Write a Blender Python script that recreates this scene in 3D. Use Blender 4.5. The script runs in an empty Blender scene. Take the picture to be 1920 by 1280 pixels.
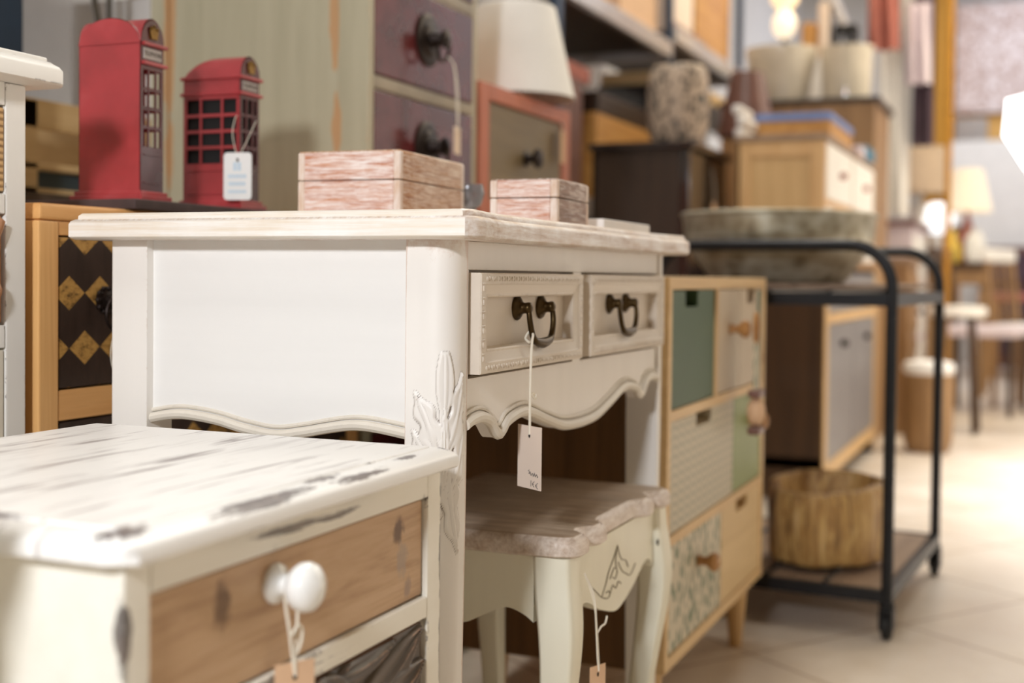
import bpy, bmesh, math, random
from mathutils import Vector, Matrix, noise as mnoise
random.seed(7)
sc = bpy.context.scene
COL = sc.collection
PI = math.pi

# ------------------------------------------------------------------ materials
def lin(c):
    r = []
    for v in c[:3]:
        v = v / 255.0
        r.append(v / 12.92 if v <= 0.04045 else ((v + 0.055) / 1.055) ** 2.4)
    return (*r, 1.0)

class N:
    """small node-tree writer"""
    def __init__(s, name):
        s.m = bpy.data.materials.new(name); s.m.use_nodes = True
        s.t = s.m.node_tree; s.n = s.t.nodes; s.l = s.t.links
        s.b = s.n['Principled BSDF']
        s._tc = None
    def set(s, sock, v):
        if hasattr(v, 'is_output'): s.l.new(v, sock)
        else: sock.default_value = v
    def co(s):
        if not s._tc: s._tc = s.n.new('ShaderNodeTexCoord')
        return s._tc.outputs['Object']
    def mapped(s, scale=(1, 1, 1), rot=(0, 0, 0), loc=(0, 0, 0)):
        m = s.n.new('ShaderNodeMapping'); s.l.new(s.co(), m.inputs[0])
        m.inputs['Scale'].default_value = scale; m.inputs['Rotation'].default_value = rot; m.inputs['Location'].default_value = loc
        return m.outputs[0]
    def noise(s, vec, scale=5, detail=4, rough=.55, dist=0):
        t = s.n.new('ShaderNodeTexNoise'); s.l.new(vec, t.inputs['Vector'])
        t.inputs['Scale'].default_value = scale; t.inputs['Detail'].default_value = detail
        t.inputs['Roughness'].default_value = rough; t.inputs['Distortion'].default_value = dist
        return t.outputs['Fac']
    def voro(s, vec, scale=5, feature='F1', out='Distance'):
        t = s.n.new('ShaderNodeTexVoronoi'); t.feature = feature; s.l.new(vec, t.inputs['Vector'])
        t.inputs['Scale'].default_value = scale
        return t.outputs[out]
    def ramp(s, fac, stops):
        r = s.n.new('ShaderNodeValToRGB'); s.set(r.inputs[0], fac)
        e = r.color_ramp.elements
        while len(e) < len(stops): e.new(.5)
        for i, (p, c) in enumerate(stops): e[i].position = p; e[i].color = c if len(c) == 4 else (*c, 1)
        return r.outputs[0]
    def step(s, fac, a, b):
        m = s.n.new('ShaderNodeMapRange'); s.set(m.inputs[0], fac)
        m.inputs[1].default_value = a; m.inputs[2].default_value = b
        m.clamp = True
        return m.outputs[0]
    def math(s, op, a, b=0.0, c=None):
        m = s.n.new('ShaderNodeMath'); m.operation = op
        s.set(m.inputs[0], a); s.set(m.inputs[1], b)
        if c is not None: s.set(m.inputs[2], c)
        return m.outputs[0]
    def mix(s, fac, a, b):
        m = s.n.new('ShaderNodeMix'); m.data_type = 'RGBA'
        s.set(m.inputs[0], fac); s.set(m.inputs[6], a); s.set(m.inputs[7], b)
        return m.outputs[2]
    def xyz(s, vec=None):
        x = s.n.new('ShaderNodeSeparateXYZ'); s.l.new(vec or s.co(), x.inputs[0]); return x.outputs
    def point(s):
        return s.n.new('ShaderNodeNewGeometry').outputs['Pointiness']
    def edge(s, rad=.004):
        b = s.n.new('ShaderNodeBevel'); b.samples = 4; b.inputs[0].default_value = rad
        g = s.n.new('ShaderNodeNewGeometry'); d = s.n.new('ShaderNodeVectorMath'); d.operation = 'DOT_PRODUCT'
        s.l.new(b.outputs[0], d.inputs[0]); s.l.new(g.outputs['Normal'], d.inputs[1])
        return s.math('SUBTRACT', 1.0, d.outputs['Value'])
    def bump(s, h, strength=.3, dist=.002):
        b = s.n.new('ShaderNodeBump'); s.set(b.inputs['Height'], h)
        b.inputs['Strength'].default_value = strength; b.inputs['Distance'].default_value = dist
        s.l.new(b.outputs[0], s.b.inputs['Normal'])
    def done(s, col=None, rough=.5, metal=0, spec=None, coat=0):
        if col is not None: s.set(s.b.inputs['Base Color'], col)
        s.set(s.b.inputs['Roughness'], rough); s.b.inputs['Metallic'].default_value = metal
        if spec is not None: s.b.inputs['Specular IOR Level'].default_value = spec
        if coat: s.b.inputs['Coat Weight'].default_value = coat
        return s.m

def plain(name, c, rough=.5, metal=0, var=.06, spec=None, coat=0):
    n = N(name); c = lin(c)
    f = n.noise(n.co(), 14, 4)
    d = tuple(max(0, v * (1 - var * 2.2)) for v in c[:3]) + (1,); h = tuple(min(1, v * (1 + var)) for v in c[:3]) + (1,)
    return n.done(n.ramp(f, [(.3, d), (.7, h)]), rough, metal, spec, coat)

def stretch(axis, along=2.2, across=26):
    return tuple(along if i == axis else across for i in range(3))

def wood(name, c1, c2, axis=1, rough=.5, c3=None, across=26, along=2.2, bump=.15):
    n = N(name); v = n.mapped(stretch(axis, along, across))
    f = n.noise(v, 1.0, 6, .6, .6)
    g = n.noise(n.mapped(stretch(axis, along * 3, across * 7)), 1.0, 3, .6)
    k = n.math('ADD', n.math('MULTIPLY', f, .72), n.math('MULTIPLY', g, .28))
    stops = [(.32, lin(c1)), (.66, lin(c2))]
    if c3: stops = [(.3, lin(c1)), (.5, lin(c2)), (.72, lin(c3))]
    n.bump(g, bump, .001)
    return n.done(n.ramp(k, stops), rough)

def washed(name, w1, w2, white, amount=.5, axis=0, rough=.6, across=30, along=3, soft=.12, patch=9):
    """wood with a worn white wash lying in its grain"""
    n = N(name)
    f = n.noise(n.mapped(stretch(axis, along, across)), 1.0, 5, .6, .25)
    base = n.ramp(f, [(.35, lin(w1)), (.65, lin(w2))])
    g = n.noise(n.mapped(stretch(axis, along * 2.0, across * 1.6), loc=(3, 5, 1)), 1.0, 6, .7, .25)
    p = n.noise(n.co(), patch, 5, .65)
    k = n.math('ADD', n.math('MULTIPLY', g, .65), n.math('MULTIPLY', p, .35))
    m = n.step(k, .5 + (.5 - amount) * .5 - soft, .5 + (.5 - amount) * .5 + soft)
    n.bump(g, .25, .001)
    return n.done(n.mix(m, base, lin(white)), rough)

def paint(name, c, wear=(120, 84, 52), edge=.0, rough=.45, blot=0., dark=None, grainaxis=2, var=.04, carved=False):
    """brushed paint, optionally rubbed through on sharp edges and dark glaze in the hollows"""
    n = N(name); c = lin(c)
    f = n.noise(n.mapped(stretch(grainaxis, 1.5, 30)), 1.0, 5, .6)
    d = tuple(v * (1 - var * 2) for v in c[:3]) + (1,)
    col = n.ramp(f, [(.3, d), (.7, c)])
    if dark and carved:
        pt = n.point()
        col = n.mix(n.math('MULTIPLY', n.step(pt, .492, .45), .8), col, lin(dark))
    if edge > 0:
        nz = n.noise(n.co(), 55, 5, .75)
        if carved: k = n.step(n.math('ADD', n.point(), n.math('MULTIPLY', n.math('SUBTRACT', nz, .5), .10)), .545, .57)
        else: k = n.math('MULTIPLY', n.step(n.edge(.003), .015, .06), n.step(nz, .54, .60))
        col = n.mix(n.math('MULTIPLY', k, edge), col, lin(wear))
    if blot > 0:
        nz = n.noise(n.mapped(stretch(grainaxis, 6, 40)), 1.0, 6, .75)
        col = n.mix(n.step(nz, .74 - blot * .2, .80 - blot * .2), col, lin(wear))
    n.bump(f, .12, .0008)
    return n.done(col, rough)

def emit(name, c, s):
    n = N(name); n.b.inputs['Emission Color'].default_value = lin(c); n.b.inputs['Emission Strength'].default_value = s
    return n.done(lin(c), .6)

def blob(n, p, spots, noise_v, amp=1.6):
    """worn spots: spots are (x, y, z, rx, ry, rz) in the thing's own space; None = any"""
    out = None
    for sp in spots:
        acc = None
        for k in range(3):
            if sp[k] is None: continue
            d = n.math('DIVIDE', n.math('SUBTRACT', p[k], sp[k]), sp[3 + k]); d = n.math('MULTIPLY', d, d)
            acc = d if acc is None else n.math('ADD', acc, d)
        d = n.math('SQRT', acc)
        d = n.math('ADD', d, n.math('MULTIPLY', n.math('SUBTRACT', noise_v, .5), amp))
        m = n.step(d, .92, .78)
        out = m if out is None else n.math('MAXIMUM', out, m)
    return out

M = {}
M['desk'] = paint('ivory desk paint', (240, 235, 228), wear=(176, 124, 84), edge=.25, rough=.42, var=.02)
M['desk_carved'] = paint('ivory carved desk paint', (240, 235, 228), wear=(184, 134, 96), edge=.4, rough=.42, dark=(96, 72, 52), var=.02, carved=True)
M['desk_plain'] = paint('ivory desk panel paint', (239, 237, 233), wear=(160, 160, 165), rough=.45, blot=.08, grainaxis=0, var=.015)
M['desk_drawer'] = paint('grey ivory drawer paint', (222, 210, 194), wear=(150, 120, 95), edge=.25, rough=.45, dark=(120, 96, 78), grainaxis=1, var=.04)
M['bead'] = paint('aged ivory moulding', (226, 218, 204), wear=(150, 138, 118), edge=.2, rough=.5, dark=(96, 84, 66), grainaxis=1)
M['desk_top'] = washed('white washed oak top', (176, 140, 108), (204, 174, 144), (246, 242, 238), .55, 1, .38, 110, 8, .14, 26)
M['desk_top_x'] = washed('white washed oak edge', (222, 202, 174), (234, 218, 194), (248, 245, 240), .55, 0, .42, 110, 3, .16)
M['stool_top'] = washed('grey brown washed seat', (136, 112, 90), (164, 138, 112), (226, 210, 190), .38, 0, .42, 60, 6, .2)
M['stool_edge'] = washed('white rubbed seat edge', (164, 136, 112), (194, 166, 142), (242, 232, 220), .52, 1, .42, 120, 14, .2, 60)
M['stool'] = paint('cream stool paint', (243, 239, 218), wear=(120, 100, 60), rough=.42, var=.02)
M['brass'] = plain('aged brass', (78, 62, 38), .38, .95, .15)
M['ornament'] = plain('grey painted outline', (142, 132, 108), .6)
M['string'] = plain('white cotton string', (238, 230, 212), .85)
M['tag'] = plain('blush card', (238, 220, 204), .75, var=.02)
M['tag_kraft'] = plain('kraft card', (222, 184, 148), .75, var=.04)
M['tag_white'] = plain('white card', (244, 244, 240), .6, var=.01)
M['ink'] = plain('grey ink', (96, 88, 84), .8)
M['blue_print'] = plain('pale blue print', (205, 224, 236), .7)
M['hole'] = plain('dark hole', (40, 32, 24), .9)
M['white_ceramic'] = plain('white porcelain', (246, 246, 242), .12, 0, .01, coat=.5)
M['dark'] = plain('black inner shade', (14, 11, 9), .8)  # painted shade for the inside of the smaller telephone box

def nightstand_top():
    n = N('white plank top with dark scrapes')
    p = n.xyz()
    a = n.noise(n.mapped((75, 5.5, 1)), 1.0, 3, .55, .3)
    b = n.noise(n.mapped((150, 8, 1), loc=(4, 2, 0)), 1.0, 4, .6, .4)
    c = n.noise(n.mapped((34, 3.5, 1), loc=(7, 1, 0)), 1.0, 3, .5, .3)
    k = n.math('MAXIMUM', n.math('MAXIMUM', n.step(a, .585, .70), n.math('MULTIPLY', n.step(b, .60, .70), .8)), n.math('MULTIPLY', n.step(c, .60, .74), .4))
    k = n.math('MULTIPLY', k, n.step(p[0], .176, .165))
    nz = n.noise(n.mapped((30, 14, 30), loc=(9, 9, 9)), 1.0, 8, .8)
    e = n.math('MULTIPLY', n.step(n.edge(.004), .02, .08), n.step(nz, .59, .63))
    col = n.mix(n.math('MULTIPLY', k, .8), lin((247, 245, 240)), lin((122, 106, 104)))
    ch = n.noise(n.mapped((95, 60, 60), loc=(1, 7, 3)), 1.0, 9, .85, .6)
    st = n.noise(n.mapped((260, 26, 260), loc=(5, 7, 3)), 1.0, 6, .8, .3)
    front = n.math('MAXIMUM', blob(n, p, [(.178, .012, None, .006, .024, 1), (.181, .138, None, .004, .020, 1), (.181, .212, None, .008, .012, 1), (.176, -.196, None, .012, .018, 1), (.055, -.195, None, .045, .009, 1)], ch, 4.0),
                   blob(n, p, [(.187, -.075, None, .006, .060, 1), (.189, .05, None, .004, .04, 1)], st, 4.2))
    dk = n.ramp(ch, [(.36, lin((62, 54, 58))), (.56, lin((112, 98, 94))), (.66, lin((176, 158, 138)))])
    col = n.mix(n.math('MULTIPLY', n.math('MAXIMUM', front, e), .92), col, dk)
    n.bump(k, .2, .001)
    return n.done(col, .38)
M['ns_top'] = nightstand_top()

def nightstand_paint():
    n = N('cream paint chipped to dark wood')
    f = n.noise(n.mapped((30, 3, 30)), 1.0, 5, .6)
    col = n.ramp(f, [(.3, lin((240, 235, 220))), (.7, lin((247, 243, 231)))])
    nz = n.noise(n.mapped((14, 14, 9)), 1.0, 7, .72)
    k = n.math('MULTIPLY', n.step(n.edge(.007), .015, .05), n.step(nz, .545, .57))
    col = n.mix(k, col, lin((70, 62, 60)))
    p = n.xyz(); ch = n.noise(n.mapped((60, 60, 40), loc=(1, 7, 3)), 1.0, 8, .8, .5); st = n.noise(n.mapped((60, 12, 240), loc=(5, 7, 3)), 1.0, 7, .8, .3)
    m = n.math('MAXIMUM', blob(n, p, [(.184, -.207, .512, .008, .008, .020), (.184, .200, .480, .004, .005, .05), (.184, .200, .40, .004, .004, .05), (.184, .200, .535, .004, .004, .008)], ch, 1.6),
               blob(n, p, [(.184, -.03, .545, .02, .055, .004), (.184, -.09, .440, .02, .10, .007), (.184, .02, .543, .02, .03, .003)], st, 4.2))
    col = n.mix(n.math('MULTIPLY', m, .85), col, n.ramp(ch, [(.35, lin((64, 56, 58))), (.65, lin((118, 102, 92)))]))
    return n.done(col, .42)
M['ns_body'] = nightstand_paint()

def oak_drawer():
    n = N('pale oak drawer front with knots')
    p = n.xyz()
    f = n.noise(n.mapped((20, 5.5, 46), rot=(.05, 0, 0)), 1.0, 6, .62, 1.2)
    g = n.noise(n.mapped((60, 9, 210)), 1.0, 4, .7)
    col = n.ramp(n.math('ADD', n.math('MULTIPLY', f, .6), n.math('MULTIPLY', g, .4)), [(.3, lin((166, 128, 94))), (.5, lin((200, 164, 126))), (.7, lin((214, 182, 146)))])
    # two knots and a pale cathedral scar; object origin is the nightstand foot
    def knot(cy, cz, ry, rz, c, col, s=1.0):
        wob = n.noise(n.mapped((150, 150, 70), loc=(cy * 9, 2, 0)), 1.0, 7, .8)
        dy = n.math('DIVIDE', n.math('SUBTRACT', p[1], cy), ry); dz = n.math('DIVIDE', n.math('SUBTRACT', p[2], cz), rz)
        d = n.math('SQRT', n.math('ADD', n.math('MULTIPLY', dy, dy), n.math('MULTIPLY', dz, dz)))
        d = n.math('ADD', d, n.math('MULTIPLY', n.math('SUBTRACT', wob, .5), 2.6))
        return n.mix(n.math('MULTIPLY', n.step(d, 1.0, .55), s), col, lin(c))
    col = knot(-.108, .508, .010, .020, (104, 76, 54), col, .8)
    col = knot(.130, .512, .010, .013, (112, 84, 64), col, .95)
    col = knot(.136, .487, .011, .018, (172, 152, 134), col, .8)
    col = knot(.146, .462, .008, .010, (158, 134, 116), col, .8)
    n.bump(g, .35, .0012)
    return n.done(col, .5)
M['oak_drawer'] = oak_drawer()
M['carved_dark'] = paint('dark carved wood', (98, 84, 72), wear=(196, 150, 120), edge=.6, rough=.38, dark=(40, 32, 26), grainaxis=1, var=.12, carved=True)
M['chest_white'] = paint('white chest paint', (243, 240, 233), wear=(84, 70, 66), edge=.9, rough=.45, blot=0, var=.015)
M['bronze'] = paint('bronzed carving', (112, 88, 64), wear=(206, 150, 112), edge=.8, rough=.35, dark=(30, 26, 22), var=.15, carved=True)
M['cream_panel'] = paint('cream panel', (232, 224, 206), wear=(140, 130, 120), edge=.3, rough=.5)

def wicker():
    n = N('straw weave'); p = n.xyz()
    a = n.math('SINE', n.math('MULTIPLY', p[2], 900.)); b = n.noise(n.mapped((40, 40, 300)), 1.0, 4, .6)
    n.bump(a, .5, .001)
    return n.done(n.mix(n.step(n.math('ADD', a, n.math('MULTIPLY', b, 1.2)), -.5, .9), lin((142, 104, 62)), lin((216, 176, 122))), .6)
M['wicker'] = wicker()
M['pine'] = wood('orange pine', (214, 150, 84), (244, 192, 126), 2, .4, (232, 176, 110), 30, 1.6)
M['pine_x'] = wood('orange pine rails', (206, 140, 76), (238, 182, 116), 1, .4, (222, 160, 94), 26, 2.5)

def checker():
    n = N('dark and gold diamond inlay'); p = n.xyz()
    # origin: the pine cabinet's foot; drawer lower near corner sits at (y0, z0)
    v = n.math('DIVIDE', n.math('SUBTRACT', p[2], .6965), .062)
    row = n.math('FLOOR', n.math('ADD', v, .5))
    dz = n.math('MULTIPLY', n.math('SUBTRACT', v, row), .062)
    odd = n.math('FLOORED_MODULO', row, 2.0)
    u = n.math('ADD', n.math('DIVIDE', n.math('ADD', p[1], .2560), .0495), n.math('MULTIPLY', odd, .5))
    dy = n.math('MULTIPLY', n.math('SUBTRACT', u, n.math('ROUND', u)), .0495)
    d = n.math('ADD', n.math('DIVIDE', n.math('ABSOLUTE', dy), .0247), n.math('DIVIDE', n.math('ABSOLUTE', dz), .0196))
    m = n.step(d, 1.0, .97)
    sp = n.noise(n.mapped((30, 90, 160)), 1.0, 7, .8)
    gold = n.ramp(sp, [(.36, lin((72, 50, 24))), (.5, lin((196, 150, 80))), (.8, lin((216, 174, 104)))])
    dk = n.ramp(n.noise(n.mapped((30, 30, 8)), 1.0, 5, .7), [(.3, lin((44, 32, 26))), (.7, lin((70, 54, 46)))])
    return n.done(n.mix(m, dk, gold), .45)
M['checker'] = checker()
def red_tin():
    n = N('red lacquered tin')
    a = n.noise(n.co(), 16, 3, .5); b = n.noise(n.co(), 46, 4, .6)
    n.bump(n.noise(n.co(), 22, 2), .25, .003)
    return n.done(n.ramp(a, [(.3, lin((146, 44, 46))), (.6, lin((172, 54, 58))), (.8, lin((190, 80, 82)))]), n.step(b, -1.2, 2.4), 0, coat=.35)
M['red_tin'] = red_tin()
M['maroon_tin'] = plain('dark maroon tin', (84, 28, 32), .25, 0, .2, coat=.15)
M['gold'] = plain('old gold', (124, 94, 46), .35, .9, .3)
M['sign_grey'] = plain('greyed sign', (176, 168, 162), .5)
M['slate'] = plain('purplish slate board', (74, 58, 56), .7, 0, .25)

def sage():
    n = N('sage paint rubbed to orange wood')
    f = n.noise(n.mapped((30, 30, 2)), 1.0, 5, .6)
    col = n.ramp(f, [(.3, lin((174, 167, 140))), (.7, lin((194, 187, 160)))])
    nz = n.noise(n.mapped((26, 26, 5)), 1.0, 6, .75)
    k = n.math('MULTIPLY', n.step(n.edge(.006), .02, .1), n.step(nz, .5, .58))
    k = n.math('MAXIMUM', k, blob(n, n.xyz(), [(.140, None, .955, .012, 1, .06), (.134, None, 1.13, .012, 1, .09), (-.192, None, 1.12, .012, 1, .16), (-.192, None, .93, .008, 1, .08)], nz, 2.6))
    col = n.mix(n.math('MULTIPLY', k, .75), col, lin((200, 146, 92)))
    return n.done(col, .35)
M['sage'] = sage()
M['sage_rail'] = plain('grey sage rail', (168, 156, 134), .4, 0, .12)
M['maroon_drawer'] = plain('maroon drawer lacquer', (104, 46, 48), .2, 0, .2, coat=.3)
M['iron'] = plain('dark iron', (48, 38, 34), .42, .7, .2)
M['orange_frame'] = paint('rubbed orange red paint', (206, 120, 86), wear=(196, 104, 40), edge=.6, rough=.4, grainaxis=2, var=.12, blot=.1)
M['olive_drawer'] = wood('olive brown drawer', (116, 100, 70), (140, 122, 88), 1, .45)
M['linen'] = plain('off white linen shade', (250, 249, 245), .8, 0, .02)
M['box_red'] = washed('washed red mango wood', (164, 108, 70), (196, 146, 100), (236, 218, 200), 0.44, 1, .55, 170, 14, .10)
M['box_redx'] = washed('washed red mango wood end', (182, 108, 74), (212, 150, 112), (248, 238, 232), 0.54, 0, .55, 170, 14, .10)
M['box_grey'] = washed('washed grey mango wood', (128, 98, 82), (168, 136, 116), (220, 206, 198), 0.4, 1, .55, 150, 12, .07)
M['box_edge'] = washed('box edge strips', (204, 164, 130), (216, 182, 150), (242, 232, 224), .55, 2, .55, 30, 8)
M['espresso'] = wood('espresso stained wood', (46, 34, 26), (66, 50, 38), 2, .35)
M['espresso_gloss'] = plain('espresso gloss', (44, 34, 32), .15, 0, .1, coat=.4)
M['dark_glass'] = plain('dark glazed door', (30, 22, 22), .08, 0, .1)
def drum():
    n = N('beige ceramic with dark leaf spots')
    w = n.mapped((1, 1, .75))
    v = n.voro(w, 46); nz = n.noise(n.co(), 60, 3)
    k = n.math('ADD', v, n.math('MULTIPLY', n.math('SUBTRACT', nz, .5), .3))
    return n.done(n.mix(n.step(k, .44, .34), lin((178, 158, 138)), lin((66, 64, 60))), .5)
M['drum'] = drum()
M['pine_pale'] = wood('pale knotty pine', (206, 160, 104), (228, 190, 138), 2, .5)
M['natural'] = wood('pale pine frame', (196, 158, 104), (222, 186, 132), 2, .45)
M['natural_y'] = wood('pale pine rail', (212, 176, 122), (232, 200, 148), 1, .45)
M['brown_side'] = wood('brown ash side', (96, 66, 36), (132, 94, 54), 2, .5, None, 22, 1.2)
M['green'] = plain('bottle green drawer', (66, 92, 62), .5, 0, .03)
M['beige_drawer'] = plain('warm grey drawer', (204, 188, 164), .5, 0, .03)
M['light_green'] = plain('moss green drawer', (146, 158, 104), .5, 0, .03)
M['plain_wood'] = wood('plain beech drawer', (218, 188, 136), (232, 204, 154), 1, .5)
def stripes():
    n = N('grey cream chevron print'); p = n.xyz()
    zig = n.math('MULTIPLY', n.math('PINGPONG', p[1], .018), .35)
    a = n.math('SINE', n.math('MULTIPLY', n.math('ADD', p[2], zig), 2 * PI / .0145))
    return n.done(n.mix(n.step(a, .2, .7), lin((204, 194, 170)), lin((176, 172, 150))), .5)
M['stripes'] = stripes()
def leafprint(name, bg, c, sc_=1.0):
    n = N(name)
    def layer(rot, loc):
        v = n.mapped((0, 64 * sc_, 30 * sc_), (math.radians(rot), 0, 0), loc); t = n.n.new('ShaderNodeTexVoronoi'); n.l.new(v, t.inputs['Vector'])
        t.inputs['Scale'].default_value = 1.0; t.inputs['Randomness'].default_value = .55
        return n.step(t.outputs['Distance'], .36, .30)
    m = n.math('MAXIMUM', layer(24, (0, .3, .1)), n.math('MULTIPLY', layer(-32, (0, 5.3, 2.1)), .8))
    return n.done(n.mix(m, lin(bg), lin(c)), .5)
M['leafprint'] = leafprint('green leaf print on cream', (214, 204, 180), (104, 122, 92))
M['leafprint2'] = leafprint('green sprig print', (206, 196, 170), (84, 112, 80), 1.2)
M['knobwood'] = wood('turned wooden knob', (150, 100, 54), (196, 146, 88), 0, .45)
M['steel'] = plain('blackened steel tube', (42, 43, 46), .38, .55, .12)
M['rubber'] = plain('black rubber', (24, 24, 25), .7)
M['shelf_wood'] = wood('grey brown shelf board', (132, 108, 88), (168, 144, 122), 1, .55)
def galv():
    n = N('weathered zinc'); a = n.noise(n.co(), 16, 5, .65); b = n.voro(n.co(), 26)
    c = n.ramp(n.math('ADD', n.math('MULTIPLY', a, .7), n.math('MULTIPLY', b, .4)), [(.32, lin((122, 113, 94))), (.5, lin((168, 160, 138))), (.68, lin((196, 194, 178)))])
    return n.done(c, .45, .45)
M['galv'] = galv()
def petrified():
    n = N('petrified wood'); a = n.noise(n.mapped((34, 34, 6)), 1.0, 7, .75, .9)
    c = n.ramp(a, [(.34, lin((92, 72, 50))), (.46, lin((176, 134, 76))), (.58, lin((216, 180, 116))), (.72, lin((232, 212, 176)))])
    n.bump(a, .6, .006)
    return n.done(c, .35)
M['petrified'] = petrified()
M['stone_in'] = plain('polished stone bowl', (176, 164, 150), .2, 0, .1)
M['grey_door'] = plain('blue grey painted door', (128, 126, 128), .4, 0, .05)
M['brown_dark'] = wood('dark brown board', (56, 38, 22), (86, 60, 36), 2, .5, None, 20, 1.2)
M['tan_wood'] = wood('tan carved wood', (128, 96, 62), (170, 134, 92), 2, .5)
M['rack_blue'] = plain('dark blue rack steel', (38, 56, 78), .4, .3, .08)
M['rack_grey'] = plain('light grey shelf steel', (206, 200, 196), .22, .4, .04)
M['shelf_under'] = plain('brown chipboard shelf', (84, 68, 54), .7, 0, .12)
M['white_wall'] = plain('white plaster', (232, 232, 232), .8, 0, .02)
M['brown_lac'] = plain('reddish brown lacquer', (120, 84, 74), .35, 0, .1)
M['tan_box'] = wood('honey wood', (170, 118, 56), (206, 156, 88), 1, .5)
M['white_paper'] = plain('white paper', (236, 232, 228), .8, 0, .03)
M['blue_lid'] = plain('blue lid', (112, 140, 196), .5)
M['teal'] = plain('teal cloth', (72, 128, 158), .8)
M['blue_grey_wood'] = plain('dark teal board', (72, 86, 92), .6, 0, .1)
M['glazed'] = plain('cream glaze', (226, 216, 196), .12, 0, .05, coat=.6)
M['terracotta'] = plain('red brown cloth', (170, 104, 92), .9, 0, .06)
M['lilac'] = plain('pale lilac cloth', (222, 210, 218), .9, 0, .04)
M['aubergine'] = plain('dark aubergine cloth', (84, 66, 78), .9, 0, .1)
M['white_cloth'] = plain('white cloth', (240, 238, 234), .9, 0, .02)
M['taupe'] = plain('taupe lamp shade', (196, 176, 154), .85, 0, .03)
M['ochre'] = plain('ochre column paint', (190, 134, 36), .6, 0, .05)
M['ochre_pale'] = plain('pale ochre board', (228, 178, 100), .6, 0, .04)
def mosaic():
    n = N('speckled rosy panel'); v = n.voro(n.co(), 34, out='Color'); h = n.n.new('ShaderNodeSeparateColor'); n.l.new(v, h.inputs[0])
    return n.done(n.ramp(h.outputs[0], [(.1, lin((178, 150, 140))), (.5, lin((216, 200, 196))), (.9, lin((232, 222, 222)))]), .6)
M['mosaic'] = mosaic()
M['yellow'] = plain('yellow glaze', (236, 204, 84), .3)
M['clear'] = None
def floor_mat():
    n = N('beige floor tiles')
    v = n.mapped((1, 1, 1), rot=(0, 0, math.radians(36)), loc=(.13, .05, 0))
    p = n.xyz(v); S = .42
    def edge(c):
        u = n.math('DIVIDE', c, S); f = n.math('ABSOLUTE', n.math('SUBTRACT', u, n.math('ROUND', u)))
        return n.math('MULTIPLY', f, S)
    d = n.math('MINIMUM', edge(p[0]), edge(p[1]))
    f = n.noise(n.co(), 3, 4, .6); g = n.noise(n.co(), 14, 4, .6)
    col = n.ramp(n.math('ADD', n.math('MULTIPLY', f, .6), n.math('MULTIPLY', g, .4)), [(.35, lin((212, 198, 180))), (.65, lin((226, 215, 201)))])
    m = n.step(d, .0045, .0025)
    return n.done(n.mix(m, col, lin((168, 146, 124))), n.step(f, -.5, 2.3), spec=.5)
M['floor'] = floor_mat()

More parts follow.
